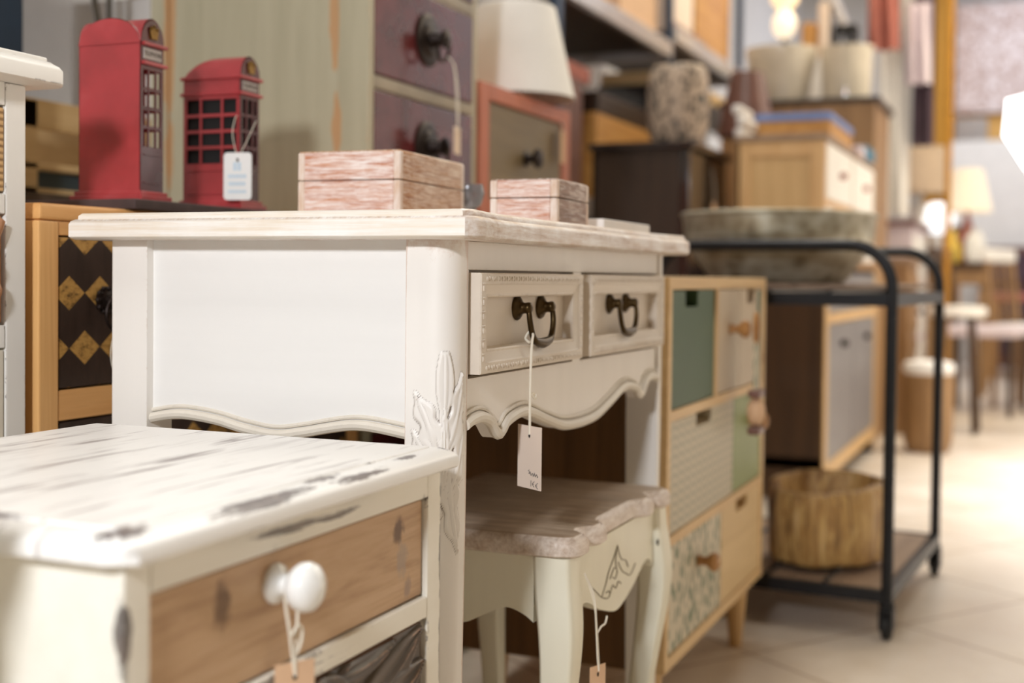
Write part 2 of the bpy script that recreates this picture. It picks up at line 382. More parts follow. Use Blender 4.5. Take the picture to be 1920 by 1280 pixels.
# ------------------------------------------------------------------ mesh builder
class MB:
    def __init__(s): s.v = []; s.f = []; s.mi = []
    def add(s, vs, fs, mi=0):
        o = len(s.v); s.v += [tuple(v) for v in vs]; s.f += [tuple(i + o for i in f) for f in fs]; s.mi += [mi] * len(fs); return s
    def box(s, x0, x1, y0, y1, z0, z1, bev=0, seg=2, mi=0):
        bm = bmesh.new(); bmesh.ops.create_cube(bm, size=1)
        for v in bm.verts: v.co = ((x0 + x1) / 2 + v.co.x * (x1 - x0), (y0 + y1) / 2 + v.co.y * (y1 - y0), (z0 + z1) / 2 + v.co.z * (z1 - z0))
        if bev > 0:
            bev = min(bev, .49 * min(abs(x1 - x0), abs(y1 - y0), abs(z1 - z0)))
            bmesh.ops.bevel(bm, geom=bm.edges[:], offset=bev, segments=seg, profile=.5, affect='EDGES')
        bm.normal_update(); bm.verts.index_update()
        s.add([v.co[:] for v in bm.verts], [[v.index for v in f.verts] for f in bm.faces], mi); bm.free(); return s
    def prism(s, poly, axis, a, b, mi=0):
        """poly: 2-D points; axis 0: (y,z) along x, 1: (x,z) along y, 2: (x,y) along z"""
        def P(p, t): return (t, p[0], p[1]) if axis == 0 else (p[0], t, p[1]) if axis == 1 else (p[0], p[1], t)
        n = len(poly); vs = [P(p, a) for p in poly] + [P(p, b) for p in poly]
        fs = [[i, (i + 1) % n, n + (i + 1) % n, n + i] for i in range(n)]
        fs += [list(range(n))[::-1], list(range(n, 2 * n))]
        return s.add(vs, fs, mi)
    def loft(s, loops, cap0=True, cap1=True, closed=True, mi=0):
        n = len(loops[0]); vs = [p for l in loops for p in l]; fs = []
        for k in range(len(loops) - 1):
            for i in range(n if closed else n - 1):
                j = (i + 1) % n; fs.append([k * n + i, k * n + j, (k + 1) * n + j, (k + 1) * n + i])
        if cap0: fs.append(list(range(n))[::-1])
        if cap1: fs.append([(len(loops) - 1) * n + i for i in range(n)])
        return s.add(vs, fs, mi)
    def lathe(s, prof, c=(0, 0, 0), axis=2, seg=28, ecc=(1, 1), cap=True, mi=0):
        """prof: (radius, height) list"""
        loops = []
        for r, h in prof:
            l = []
            for i in range(seg):
                a = 2 * PI * i / seg; u, w = r * math.cos(a) * ecc[0], r * math.sin(a) * ecc[1]
                l.append((c[0] + u, c[1] + w, c[2] + h) if axis == 2 else (c[0] + h, c[1] + u, c[2] + w) if axis == 0 else (c[0] + w, c[1] + h, c[2] + u))
            loops.append(l)
        return s.loft(loops, cap, cap, mi=mi)
    def ball(s, c, r, seg=16, mi=0):
        r = r if isinstance(r, (tuple, list)) else (r, r, r)
        loops = []
        for k in range(1, seg // 2):
            t = PI * k / (seg // 2); loops.append([(c[0] + r[0] * math.sin(t) * math.cos(2 * PI * i / seg), c[1] + r[1] * math.sin(t) * math.sin(2 * PI * i / seg), c[2] - r[2] * math.cos(t)) for i in range(seg)])
        return s.loft(loops, mi=mi)
    def tube(s, pts, r=.003, seg=8, closed=False, mi=0):
        pts = [Vector(p) for p in pts]; n = len(pts); loops = []
        rr = r if isinstance(r, (list, tuple)) else [r] * n
        up = None
        for i in range(n):
            a = pts[(i - 1) % n] if (closed or i > 0) else pts[i]; b = pts[(i + 1) % n] if (closed or i < n - 1) else pts[i]
            t = (b - a).normalized()
            if up is None:
                up = Vector((0, 0, 1)) if abs(t.z) < .9 else Vector((1, 0, 0))
            u = (up - t * up.dot(t))
            if u.length < 1e-4: u = t.orthogonal()
            u.normalize(); w = t.cross(u); up = u
            loops.append([tuple(pts[i] + (u * math.cos(2 * PI * k / seg) + w * math.sin(2 * PI * k / seg)) * rr[i]) for k in range(seg)])
        if closed: loops.append(loops[0]); return s.loft(loops, False, False, mi=mi)
        return s.loft(loops, mi=mi)
    def rot(s, ang, piv=(0, 0, 0), axis='Z'):
        R = Matrix.Rotation(ang, 3, axis); p = Vector(piv); s.v = [tuple(R @ (Vector(v) - p) + p) for v in s.v]; return s

def curve(pts, n=8, closed=False):
    """Catmull-Rom through pts"""
    P = [Vector(p) for p in pts]; out = []; m = len(P)
    for i in range(m if closed else m - 1):
        g = lambda k: P[k % m] if closed else P[max(0, min(m - 1, k))]
        a, b, c, d = g(i - 1), g(i), g(i + 1), g(i + 2)
        for k in range(n):
            t = k / n; out.append(tuple(.5 * ((2 * b) + (c - a) * t + (2 * a - 5 * b + 4 * c - d) * t * t + (3 * b - a - 3 * c + d) * t ** 3)))
    if not closed: out.append(tuple(P[-1]))
    return out

def inset(poly, d):
    """offset a ccw 2-D polygon inwards"""
    n = len(poly); out = []
    for i in range(n):
        a, b, c = Vector(poly[i - 1]), Vector(poly[i]), Vector(poly[(i + 1) % n])
        e1 = (b - a).normalized(); e2 = (c - b).normalized()
        n1 = Vector((-e1.y, e1.x)); n2 = Vector((-e2.y, e2.x)); m = n1 + n2
        m = m / max(.5, m.dot(n1) if m.length > 1e-6 else 1)
        out.append(tuple(b + m * d))
    return out

def link(name, mb, mats, parent=None, org=(0, 0, 0), smooth=35):
    me = bpy.data.meshes.new(name)
    o = Vector(org)
    me.from_pydata([tuple(Vector(v) - o) for v in mb.v], [], mb.f)
    bm = bmesh.new(); bm.from_mesh(me); bmesh.ops.recalc_face_normals(bm, faces=bm.faces[:]); bm.to_mesh(me); bm.free()
    if not isinstance(mats, (list, tuple)): mats = [mats]
    for m in mats: me.materials.append(m)
    for p, i in zip(me.polygons, mb.mi): p.use_smooth = True; p.material_index = i
    me.set_sharp_from_angle(angle=math.radians(smooth))
    ob = bpy.data.objects.new(name, me); COL.objects.link(ob)
    wn = ob.modifiers.new('weighted normals', 'WEIGHTED_NORMAL'); wn.keep_sharp = True; wn.weight = 80
    if parent: ob.parent = parent
    return ob

class Thing:
    """an Empty at the base of one thing; parts are given in world coordinates (before its rotation)"""
    def __init__(s, name, label, cat, loc, rot=0, group=None):
        s.e = bpy.data.objects.new(name, None); COL.objects.link(s.e); s.e.empty_display_size = .05
        s.e.location = loc; s.e.rotation_euler = (0, 0, rot); s.e['label'] = label; s.e['category'] = cat
        if group: s.e['group'] = group
        s.loc = Vector(loc)
    def part(s, name, mb, mat, parent=None, label=None, smooth=35):
        o = link(name, mb, mat, parent or s.e, s.loc, smooth)
        if label: o['label'] = label
        return o
def single(name, mb, mat, label, cat, org, rot=0, group=None, smooth=35):
    o = link(name, mb, mat, None, org, smooth); o.location = org; o.rotation_euler = (0, 0, rot)
    o['label'] = label; o['category'] = cat
    if group: o['group'] = group
    return o
def struct(name, mb, mat, label=None):
    o = link(name, mb, mat); o['kind'] = 'structure'
    return o

def carton(label, x0, x1, y0, y1, z0, z1, m, name='carton', cat='box', group=None, bev=.006, knob=None):
    return single(name, MB().box(x0, x1, y0, y1, z0, z1, bev), M[m], label, cat, ((x0 + x1) / 2, (y0 + y1) / 2, z0), 0, group)

# ------------------------------------------------------------------ carving helper
def leaf_h(u, v, L):
    """height of a carved leaf at (u, v). L = (u0, v0, u1, v1, halfwidth, height)"""
    u0, v0, u1, v1, w, h = L[:6]
    ax, ay = u1 - u0, v1 - v0; ln = math.hypot(ax, ay); ax /= ln; ay /= ln
    t = ((u - u0) * ax + (v - v0) * ay) / ln
    if t <= 0 or t >= 1: return 0
    bend = .25 * w * math.sin(PI * t)
    d = -(u - u0) * ay + (v - v0) * ax + bend
    kind = L[6] if len(L) > 6 else 0
    ww = w * (math.sin(PI * t ** .75) ** .8)
    if kind == 1: ww = w * (.42 + .58 * max(0, math.sin(PI * max(0, (t - .42) / .58)) ** .8 if t > .42 else 0)) * min(1, t * 9)
    if kind == 2: ww *= 1 + .30 * math.sin(t * PI * 5.2 + 2.6)
    if ww < 1e-6 or abs(d) > ww: return 0
    q = abs(d) / ww
    hh = h * (1 - q ** 6) ** .5 * (.5 + .5 * q * q)      # hollow blade with a raised rim
    return hh + h * .4 * math.exp(-(q / .16) ** 2)      # midrib

# ================================================================== SETTING
fl = MB(); fl.add([(-2.6, -1.5, 0), (2.6, -1.5, 0), (2.6, 13, 0), (-2.6, 13, 0)], [[0, 1, 2, 3]]); struct('floor', fl, M['floor'])
struct('wall_left', MB().box(-2.3, -2.2, -1.5, 12.7, 0, 3.6), M['white_wall'])
struct('wall_far', MB().box(-2.3, 2.6, 12.6, 12.7, 0, 3.6), M['white_wall'])
struct('wall_right', MB().box(2.6, 2.7, -1.5, 12.7, 0, 3.6), M['white_wall'])

# ================================================================== WRITING DESK
D = Thing('writing_desk', 'ivory painted writing desk with scalloped aprons and two drawers under a white washed top', 'desk', (-.70, 1.39, 0))
yN, yF = 1.035, 1.746
front = [(-.476, 1.012), (-.468, 1.030), (-.472, 1.06), (-.480, 1.12), (-.482, 1.25), (-.480, 1.39)]
front = front + [(x, 2.78 - y) for x, y in front[-2::-1]]
outl = [(-.928, 1.012)] + [(a, b) for a, b in [front[0]]] + curve([(*p, 0) for p in front], 6)[1:]
outl = [(p[0], p[1]) for p in outl] + [(-.928, 1.768)]
# make it counter clockwise seen from above
lp = []
for d, z in [(.004, .7535), (0, .7565), (0, .769), (.0015, .7725), (.005, .7745), (.0065, .7745), (.0068, .778), (.0095, .7808)]:
    lp.append([(p[0], p[1], z) for p in inset(outl, d)])
def by_normal(o, test, m):
    o.data.materials.append(m)
    for p in o.data.polygons:
        if test(p.normal): p.material_index = 1
by_normal(D.part('tabletop', MB().loft(lp), M['desk_top'], smooth=50), lambda q: abs(q.y) > .6, M['desk_top_x'])

def leg_grid(x0, x1, y0, y1, r_corner, carve=None, taper=.008, sx=1, sy=-1):
    """a leg: square section with the outer (sx, sy) corner rounded, tapering below the apron; carved leaves on the outer face"""
    # perimeter path starting at inner end of the -y/+y face, through the rounded corner, along the +x face
    per = []
    cx, cy = (x0 + x1) / 2, (y0 + y1) / 2
    xo, xi = (x1, x0) if sx > 0 else (x0, x1); yo, yi = (y0, y1) if sy < 0 else (y1, y0)
    step = .0011 if carve else .012
    ln = abs(xo - xi) - r_corner
    k = max(2, int(ln / step))
    for i in range(k): per.append((xi + (xo - sx * r_corner - xi) * i / k, yo, 0, sy, abs((xo - sx * r_corner - xi)) * i / k))
    s0 = ln; m = max(6, int(r_corner * PI / 2 / step))
    for i in range(m):
        a = PI / 2 * i / m
        per.append((xo - sx * r_corner + sx * r_corner * math.sin(a), yo - sy * r_corner + sy * r_corner * math.cos(a), sx * math.sin(a), sy * math.cos(a), s0 + r_corner * a))
    ln2 = abs(yo - yi) - r_corner; s1 = s0 + r_corner * PI / 2
    for i in range(4): per.append((xo, yo - sy * r_corner + (yi - (yo - sy * r_corner)) * i / 3, sx, 0, s1 + ln2 * i / 3))
    per.append((xi, yi, 0, 0, 9))
    zs = [0]
    while zs[-1] < .7535:
        z = zs[-1]; st = .0016 if (carve and .45 < z < .665) else .03
        zs.append(min(.7535, z + st))
    loops = []
    for z in zs:
        t = max(0, (.52 - z) / .52); tp = taper * t
        l = []
        for (x, y, nx, ny, s) in per:
            h = 0
            if carve and .45 < z < .665:
                h = max([0] + [leaf_h(s, z, L) for L in carve])
            px = x + (cx - x) * tp * 30 * .8 + nx * h; py = y + (cy - y) * tp * 30 * .8 + ny * h
            l.append((px, py, z))
        loops.append(l)
    return MB().loft(loops)
CARVE = [(.036, .556, .040, .649, .0085, .0030, 1), (.034, .552, .010, .612, .0115, .0030, 2), (.040, .552, .060, .630, .0105, .0030, 2), (.033, .524, .008, .576, .0115, .0030, 2),
         (.043, .514, .063, .585, .010, .0030, 2), (.037, .55, .026, .476, .0110, .0030, 2), (.044, .545, .056, .460, .0095, .0030, 2), (.026, .548, .010, .500, .009, .0026),
         (.037, .520, .040, .600, .0042, .0044)]
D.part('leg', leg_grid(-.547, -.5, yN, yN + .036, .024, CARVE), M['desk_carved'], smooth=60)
D.part('leg', leg_grid(-.547, -.5, yF - .036, yF, .024, None, sy=1), M['desk'])
D.part('leg', leg_grid(-.893, -.846, yN, yN + .04, .004, None, taper=.003, sx=-1), M['desk'])
D.part('leg', leg_grid(-.893, -.846, yF - .04, yF, .004, None, taper=.003, sx=-1, sy=1), M['desk'])

# side aprons with scalloped lower edge and bead
sc_pts = [(-.846, .566), (-.822, .5705), (-.80, .5715), (-.765, .568), (-.73, .561), (-.696, .557), (-.665, .561), (-.63, .568), (-.605, .5715), (-.58, .5705), (-.547, .566)]
sc_c = curve([(x, z, 0) for x, z in sc_pts], 6)
for (ya, yb, yo) in ((yN + .010, yN + .022, yN + .010), (yF - .022, yF - .010, yF - .010)):
    poly = [(p[0], p[1]) for p in sc_c] + [(-.547, .7535), (-.846, .7535)]
    D.part('side_apron', MB().prism(poly, 1, ya, yb), M['desk_plain'])
    sgn = -1 if yo == yN + .010 else 1
    b = MB().tube([(p[0], yo + sgn * .002, p[1] + .0045) for p in sc_c], .0052, 10)
    b.tube([(p[0], yo + sgn * .0005, p[1] + .0125) for p in sc_c], .0022, 8)
    D.part('edge_moulding', b, M['bead'])
D.part('back_panel', MB().box(-.89, -.878, yN + .04, yF - .04, .58, .7535), M['desk_plain'])
# front frame
XF = -.503
ff = MB().box(-.52, XF, yN + .036, yF - .036, .726, .7535, .001)
ff.box(-.52, XF, yN + .036, 1.079, .622, .726).box(-.52, XF, 1.3665, 1.3935, .622, .726, .001).box(-.52, XF, 1.703, yF - .036, .622, .726)
D.part('front_frame', ff, M['desk'])
lo = [(1.071, .575), (1.085, .5785), (1.107, .5795), (1.128, .5735), (1.142, .562), (1.150, .5580), (1.158, .5605), (1.172, .569), (1.205, .5745), (1.235, .572), (1.28, .560), (1.335, .5475), (1.39, .5445)]
lo_c = curve([(a, b, 0) for a, b in lo], 5)
lo_c = lo_c + [(2.78 - p[0], p[1], 0) for p in lo_c[-2::-1]]
poly = [(p[0], p[1]) for p in lo_c] + [(1.709, .622), (1.071, .622)]
D.part('front_apron', MB().prism(poly, 0, -.518, XF - .001), M['desk'])
b = MB().tube([(XF + .001, p[0], p[1] + .0040) for p in lo_c], .0058, 10)
b.tube([(XF - .0005, p[0], p[1] + .0130) for p in lo_c], .0024, 8)
D.part('edge_moulding', b, M['bead'])

def drawer_front(y0, y1, z0, z1, xf):
    def L(d, x): return [(x, y0 + d, z0 + d), (x, y1 - d, z0 + d), (x, y1 - d, z1 - d), (x, y0 + d, z1 - d)]
    mb = MB()
    mb.loft([L(0, xf - .035), L(0, xf + .0115), L(.001, xf + .013), L(.0105, xf + .013), L(.0125, xf + .0115), L(.0205, xf + .009), L(.022, xf + .0095), L(.0235, xf + .0085), L(.0245, xf - .003)], False, True)
    # carved running ornament on the border
    def orn(a, b, horiz, fixed):
        n = int(round((b - a) / .0125))
        for i in range(n):
            c = a + (b - a) * (i + .5) / n
            for dx, rr in ((0, (.0018, .0036, .0028)), (.0045, (.0015, .0013, .0034))):
                if horiz: mb.ball((xf + .0128, c + dx, fixed), rr, 8)
                else: mb.ball((xf + .0128, fixed, c + dx), (rr[0], rr[2], rr[1]), 8)
    orn(y0 + .008, y1 - .008, True, z0 + .0056); orn(y0 + .008, y1 - .008, True, z1 - .0056)
    orn(z0 + .008, z1 - .008, False, y0 + .0056); orn(z0 + .008, z1 - .008, False, y1 - .0056)
    return mb
def bail(yc, zc, xf, half=.034, drop=.036):
    mb = MB()
    for s in (-1, 1):
        mb.lathe([(.001, 0), (.0125, 0), (.0132, .0015), (.012, .0035), (.0095, .0042), (.009, .0055), (.0064, .0068), (.0055, .0105), (.0062, .0135), (.006, .0165), (.0035, .018), (.0005, .0184)], (xf, yc + s * half, zc), 0, 20)
    X = xf + .0145
    pts = [(X, yc - half, zc), (X + .001, yc - half - .001, zc - .006), (X + .002, yc - half + .000, zc - .016), (X + .0025, yc - half + .005, zc - .028), (X + .003, yc - half + .014, zc - drop + .001), (X + .003, yc, zc - drop - .0015)]
    pts = curve(pts, 5); pts = pts + [(p[0], 2 * yc - p[1], p[2]) for p in pts[-2::-1]]
    n = len(pts); r = [.0028 + .0022 * math.exp(-((i - n / 2) / (n * .10)) ** 2) + .0006 * math.sin(PI * i / n) for i in range(n)]
    mb.tube(pts, r, 10)
    return mb
for (y0, y1) in ((1.080, 1.3655), (1.3945, 1.702)):
    dr = D.part('drawer', drawer_front(y0, y1, .6265, .7235, XF), M['desk_drawer'], smooth=30)
    D.part('handle', bail((y0 + y1) / 2 + (.014 if y0 < 1.2 else -.010), .6875, XF - .0035, .033), M['brass'], dr, smooth=60)

# ------------------------------------------------------------------ tags
def tag(name, label, group, cardpoly_c, w, h, yaw, string_pts, mat, hole=True, ink=None, tilt=0, sr=.0011, card_r=0, loop=None, cat='price tag', extra=None):
    """card hangs with its top middle at cardpoly_c; yaw turns the card's face (0 = faces +x)"""
    T = Thing(name, label, cat, cardpoly_c, 0, group)
    c = Vector(cardpoly_c)
    def place(y, z, x=0):
        p = Vector((x, y, z)); p = Matrix.Rotation(tilt, 3, 'X') @ p; return tuple(c + Matrix.Rotation(yaw, 3, 'Z') @ p)
    if card_r > 0:
        out = []
        for (sy, sz, a0) in ((1, 1, 0), (-1, 1, 90), (-1, -1, 180), (1, -1, 270)):
            for k in range(5):
                a = math.radians(a0 + 90 * k / 4); out.append((sy * (w / 2 - card_r) + card_r * math.cos(a), (-h / 2) + sz * (h / 2 - card_r) + card_r * math.sin(a)))
    else: out = [(-w / 2, -h), (w / 2, -h), (w / 2, 0), (-w / 2, 0)]
    n = len(out)
    mb = MB(); mb.add([place(y, z, -.0003) for y, z in out] + [place(y, z, .0003) for y, z in out], [list(range(n))[::-1], list(range(n, 2 * n))] + [[i, (i + 1) % n, n + (i + 1) % n, n + i] for i in range(n)])
    cd = T.part('card', mb, mat)
    if hole:
        hb = MB(); hb.add([place(.0022 * math.cos(a) * .8, -.010 + .0026 * math.sin(a), .0005) for a in [i * PI / 6 for i in range(12)]], [list(range(12))])
        hb.add([place(.0022 * math.cos(a) * .8, -.010 + .0026 * math.sin(a), -.0005) for a in [i * PI / 6 for i in range(12)]], [list(range(12))])
        T.part('eyelet', hb, M['hole'], cd)
    if ink:
        ib = MB()
        for st in ink: ib.tube([place(y, z, .0005) for y, z in st], .00035, 5)
        T.part('writing', ib, M['ink'], cd)
    if extra: extra(T, cd, place)
    sb = MB()
    for st in string_pts: sb.tube(curve(st, 5), sr, 7)
    T.part('string', sb, M['string'])
    return T
def squiggle(y0, z0, w, h, n=5):
    return [(y0 + w * i / (n * 4), z0 - h * .12 * (i / (n * 4)) * n * .4 + h * (.5 * math.sin(i * PI / 2) + .15 * math.sin(i * 2.3))) for i in range(n * 4 + 1)]
INK = [[(-.002, -.0535), (.0005, -.0515), (-.003, -.0505), (-.0005, -.0495)] , squiggle(.0005, -.0535, .020, .0035, 4),
       [(.004, -.060), (.0035, -.0665)], [(.012, -.0605), (.008, -.0625), (.008, -.0645), (.0115, -.0665)], [(.0065, -.0635), (.0105, -.0635)], [(.020, -.0615), (.0155, -.0635), (.0155, -.0655), (.020, -.0675)], [(.014, -.0645), (.0185, -.0645)]]
tx, ty = -.4865, 1.1965
tag('price_tag', 'blush price card with grey handwriting hanging on white string from the desk drawer pull', None, (tx, ty, .5660), .041, .0650, math.radians(-121.5),
    [[(tx, ty, .557), (tx, ty, .600), (tx, ty + .0015, .635), (tx, ty + .004, .653), (tx - .001, ty + .0085, .6605), (tx - .007, ty + .0125, .6625), (tx - .0095, ty + .009, .656), (tx - .003, ty + .004, .652)],
     [(tx, ty, .5975), (tx + .001, ty + .003, .5975), (tx + .002, ty + .008, .594), (tx + .002, ty + .011, .5975)], [(tx, ty, .598), (tx + .001, ty + .005, .599), (tx + .001, ty + .010, .5965)]], M['tag'], ink=[[(y * .72 + .001, z + .004) for y, z in st] for st in INK], sr=.0014)

# ================================================================== NIGHTSTAND (foreground)
B = Thing('nightstand', 'white chipped nightstand with pale oak drawer and porcelain knob in the foreground', 'nightstand', (-.66, .77, 0))
ol = [(-.858, .551), (-.481, .551), (-.464, .562), (-.464, .979), (-.477, .990), (-.858, .990)]
lp = []
for d, z in [(.002, .5545), (0, .5560), (0, .5640), (.003, .5668), (.009, .5697), (.0145, .5712)]:
    lp.append([(p[0], p[1], z) for p in inset(ol, d)])
B.part('tabletop', MB().loft(lp).box(-.852, -.4875, .574, .968, .5700, .5724, .0008), M['ns_top'], smooth=50)
bb = MB(); xb, x1 = -.85, -.476; y0, y1 = .563, .970
bb.box(xb, x1, y0, y0 + .024, .03, .5545, .0025); bb.box(xb, x1, y1 - .026, y1, .03, .5545, .0025)
bb.box(xb, xb + .012, y0 + .024, y1 - .026, .06, .5545)
for z0, z1 in ((.5325, .5545), (.4305, .4485), (.3305, .348), (.2, .215), (.03, .08)): bb.box(-.84, x1, y0 + .024, y1 - .026, z0, z1, .0015)
for yy in (y0, y1 - .03):
    for xx in (xb, x1 - .035): bb.box(xx, xx + .035, yy, yy + .03, 0, .032)
B.part('body', bb, M['ns_body'])
dr = B.part('drawer', MB().box(-.70, x1 - .0045, y0 + .0265, y1 - .0285, .4505, .5305, .0012), M['oak_drawer'])
kb = MB().lathe([(.0005, 0), (.0135, 0), (.0142, .002), (.013, .005), (.0085, .007), (.0072, .012), (.0085, .015), (.0135, .0175), (.0165, .022), (.0172, .027), (.0155, .032), (.011, .0355), (.004, .0375), (.0005, .038)], (x1 - .0045, .720, .5090), 0, 28)
B.part('knob', kb, M['white_ceramic'], dr, smooth=70)
# carved drawer: a heightfield of big leaves
def carved_front(y0, y1, z0, z1, xf, depth=.012):
    mb = MB(); ny, nz = 150, 70; loops = []
    W, Hh = y1 - y0, z1 - z0
    LV = []
    for k, (u0, v0, u1, v1, w) in enumerate([(.66, .35, .99, .97, .021), (.70, .20, 1.0, .60, .020), (.62, .45, .52, 1.0, .018), (.6, .3, .30, .92, .022), (.72, .1, .99, .18, .018), (.55, .2, .2, .5, .022), (.60, .9, .86, .99, .010), (.3, .1, .02, .5, .02), (.45, .0, .1, .05, .018), (.25, .6, .02, .97, .02)]):
        LV.append((u0 * W, v0 * Hh, u1 * W, v1 * Hh, w, depth * (.75 + .25 * ((k * 37) % 5) / 5)))
    for j in range(nz + 1):
        row = []
        for i in range(ny + 1):
            u, v = W * i / ny, Hh * j / nz
            h = max([.002] + [leaf_h(u, v, L) for L in LV])
            e = min(u, W - u, v, Hh - v)
            if e < .003: h *= .6 + .4 * e / .003
            row.append((xf + h, y0 + u, z0 + v))
        loops.append(row)
    mb.loft(loops, False, False, False)
    mb.box(xf - .02, xf + .001, y0, y1, z0, z1)
    return mb
B.part('drawer', carved_front(y0 + .0265, y1 - .0285, .352, .4265, x1 - .006), M['carved_dark'], label='dark carved drawer front with leaves', smooth=60)
B.part('drawer', MB().box(-.70, x1 - .0045, y0 + .0265, y1 - .0285, .219, .327, .0012), M['oak_drawer'])
B.part('drawer', MB().box(-.70, x1 - .0045, y0 + .0265, y1 - .0285, .084, .196, .0012), M['oak_drawer'])
kx = x1 + .0095
tag('price_tag', 'kraft paper tag on looped string from the white porcelain knob of the nightstand', None, (kx + .002, .722, .4565), .030, .060, math.radians(-30),
    [[(kx, .713, .505), (kx, .7135, .497), (kx + .002, .716, .476), (kx + .002, .719, .462), (kx + .0025, .722, .447)], [(kx, .727, .505), (kx + .001, .7265, .49), (kx + .002, .7245, .478), (kx + .0025, .7215, .462), (kx + .0025, .722, .447)],
     [(kx + .003, .7165, .476), (kx + .004, .7225, .4815), (kx + .004, .7275, .478), (kx + .004, .727, .470), (kx + .003, .723, .462)], [(kx, .713, .505), (kx, .720, .5125), (kx, .727, .505)]], M['tag_kraft'], hole=True)

LC = Thing('low_cabinet', 'white low cabinet standing beside the chipped nightstand, left of the view', 'cabinet', (-.72, .23, 0))
LC.part('body', MB().box(-.90, -.535, .01, .445, .04, .625, .004), M['chest_white'])
LC.part('top', MB().box(-.91, -.520, .0, .455, .625, .642, .004), M['chest_white'])
for z in (.08, .26, .44): LC.part('drawer', MB().box(-.60, -.530, .04, .415, z, z + .165, .003), M['cream_panel'])
for x in (-.88, -.57):
    for y in (.03, .40): LC.part('foot', MB().box(x, x + .025, y, y + .025, 0, .04, .002), M['chest_white'])

# ================================================================== STOOL
S = Thing('stool', 'cream stool with cabriole legs and brown washed seat under the writing desk', 'stool', (-.60, 1.44, 0))
ear = [(-.478, 1.247), (-.460, 1.2545), (-.4525, 1.268), (-.4535, 1.292), (-.468, 1.307), (-.463, 1.320), (-.454, 1.337), (-.455, 1.358), (-.466, 1.375), (-.4675, 1.40)]
ear_c = [(p[0], p[1]) for p in curve([(*p, 0) for p in ear], 4)]
edge = ear_c + [(x, 2.88 - y) for x, y in ear_c[::-1]]
so = [(-.735, 1.247)] + edge + [(-.735, 1.633)]
lp = []
for d, z in [(.004, .4175), (0, .4205), (0, .430), (.0025, .4365), (.0055, .4385), (.007, .4375), (.0085, .4395), (.0105, .4403)]:
    lp.append([(p[0], p[1], z) for p in inset(so, d)])
by_normal(S.part('seat', MB().loft(lp), M['stool_top'], smooth=40), lambda q: abs(q.z) < .9, M['stool_edge'])
def cabriole(xc, yc, sx, sy):
    """centre line bows outwards at the knee, in at the ankle"""
    prof = [(.4175, .000, .0215, .0215), (.39, .002, .0215, .0215), (.36, .006, .0215, .0215), (.33, .009, .0205, .0205), (.29, .008, .0185, .0185), (.23, .002, .0158, .0158), (.16, -.005, .0135, .0135), (.09, -.008, .0118, .0118), (.04, -.005, .0118, .0118), (.015, .001, .0145, .0145), (.0, .002, .0135, .0135)]
    loops = []
    for z, o, a, b in prof[::-1]:
        cx, cy = xc + sx * o, yc + sy * o
        c = []
        for k in range(4):
            qx, qy = [(-1, -1), (1, -1), (1, 1), (-1, 1)][k]; ch = .28
            e = [((1 - ch) * qx, qy), (qx, (1 - ch) * qy)]
            if k in (0, 2): e = e[::-1]
            for ex, ey in e: c.append((cx + ex * a, cy + ey * b, z))
        loops.append(c)
    # refine along z by Catmull-Rom
    cols = [curve([l[i] for l in loops], 5) for i in range(8)]
    return MB().loft([[cols[i][k] for i in range(8)] for k in range(len(cols[0]))])
for (xc, yc, sx, sy) in ((-.4835, 1.2715, 1, -1), (-.4835, 1.6085, 1, 1), (-.708, 1.2715, -1, -1), (-.708, 1.6085, -1, 1)):
    S.part('leg', cabriole(xc, yc, sx, sy), M['stool'], smooth=50)
arch = curve([(-.687, .344, 0), (-.675, .352, 0), (-.655, .3575, 0), (-.633, .349, 0), (-.610, .337, 0), (-.5955, .334, 0), (-.581, .337, 0), (-.558, .349, 0), (-.536, .3575, 0), (-.516, .352, 0), (-.504, .344, 0)], 5)
for ya in (1.256, 1.612):
    S.part('apron', MB().prism([(p[0], p[1]) for p in arch] + [(-.504, .4175), (-.687, .4175)], 1, ya, ya + .012), M['stool'])
fa = curve([(1.292, .340, 0), (1.305, .352, 0), (1.325, .3535, 0), (1.345, .347, 0), (1.37, .336, 0), (1.40, .326, 0), (1.425, .3195, 0), (1.44, .318, 0)], 5)
fa = fa + [(2.88 - p[0], p[1], 0) for p in fa[-2::-1]]
ap = S.part('apron', MB().prism([(p[0], p[1]) for p in fa] + [(1.588, .4175), (1.292, .4175)], 0, -.486, -.4685), M['stool'])
ob = MB()
for st in [[(1.345, .366), (1.36, .358), (1.38, .347), (1.40, .341), (1.41, .343), (1.405, .349), (1.395, .3485)], [(1.38, .347), (1.395, .360), (1.405, .372), (1.425, .386), (1.437, .397)], [(1.41, .343), (1.42, .352), (1.432, .346), (1.442, .352), (1.452, .347)],
           [(1.41, .362), (1.425, .372), (1.437, .366), (1.43, .358), (1.42, .362)], [(1.437, .397), (1.445, .384), (1.455, .376), (1.47, .372), (1.48, .362)], [(1.437, .397), (1.43, .38), (1.434, .37)], [(1.44, .376), (1.456, .362), (1.47, .356), (1.49, .350), (1.51, .36)]]:
    ob.tube(curve([(-.4680, a, b) for a, b in st], 4), .0006, 6)
S.part('ornament', ob, M['ornament'], ap, label='thin grey carved outline on the front apron')
S.part('apron', MB().prism([(p[0], p[1]) for p in fa] + [(1.588, .4175), (1.292, .4175)], 0, -.728, -.712), M['stool'])
S.part('screw_hole', MB().lathe([(.0004, 0), (.004, 0), (.004, .001), (.0004, .001)], (-.4625, 1.588, .372), 0, 12), M['hole'])
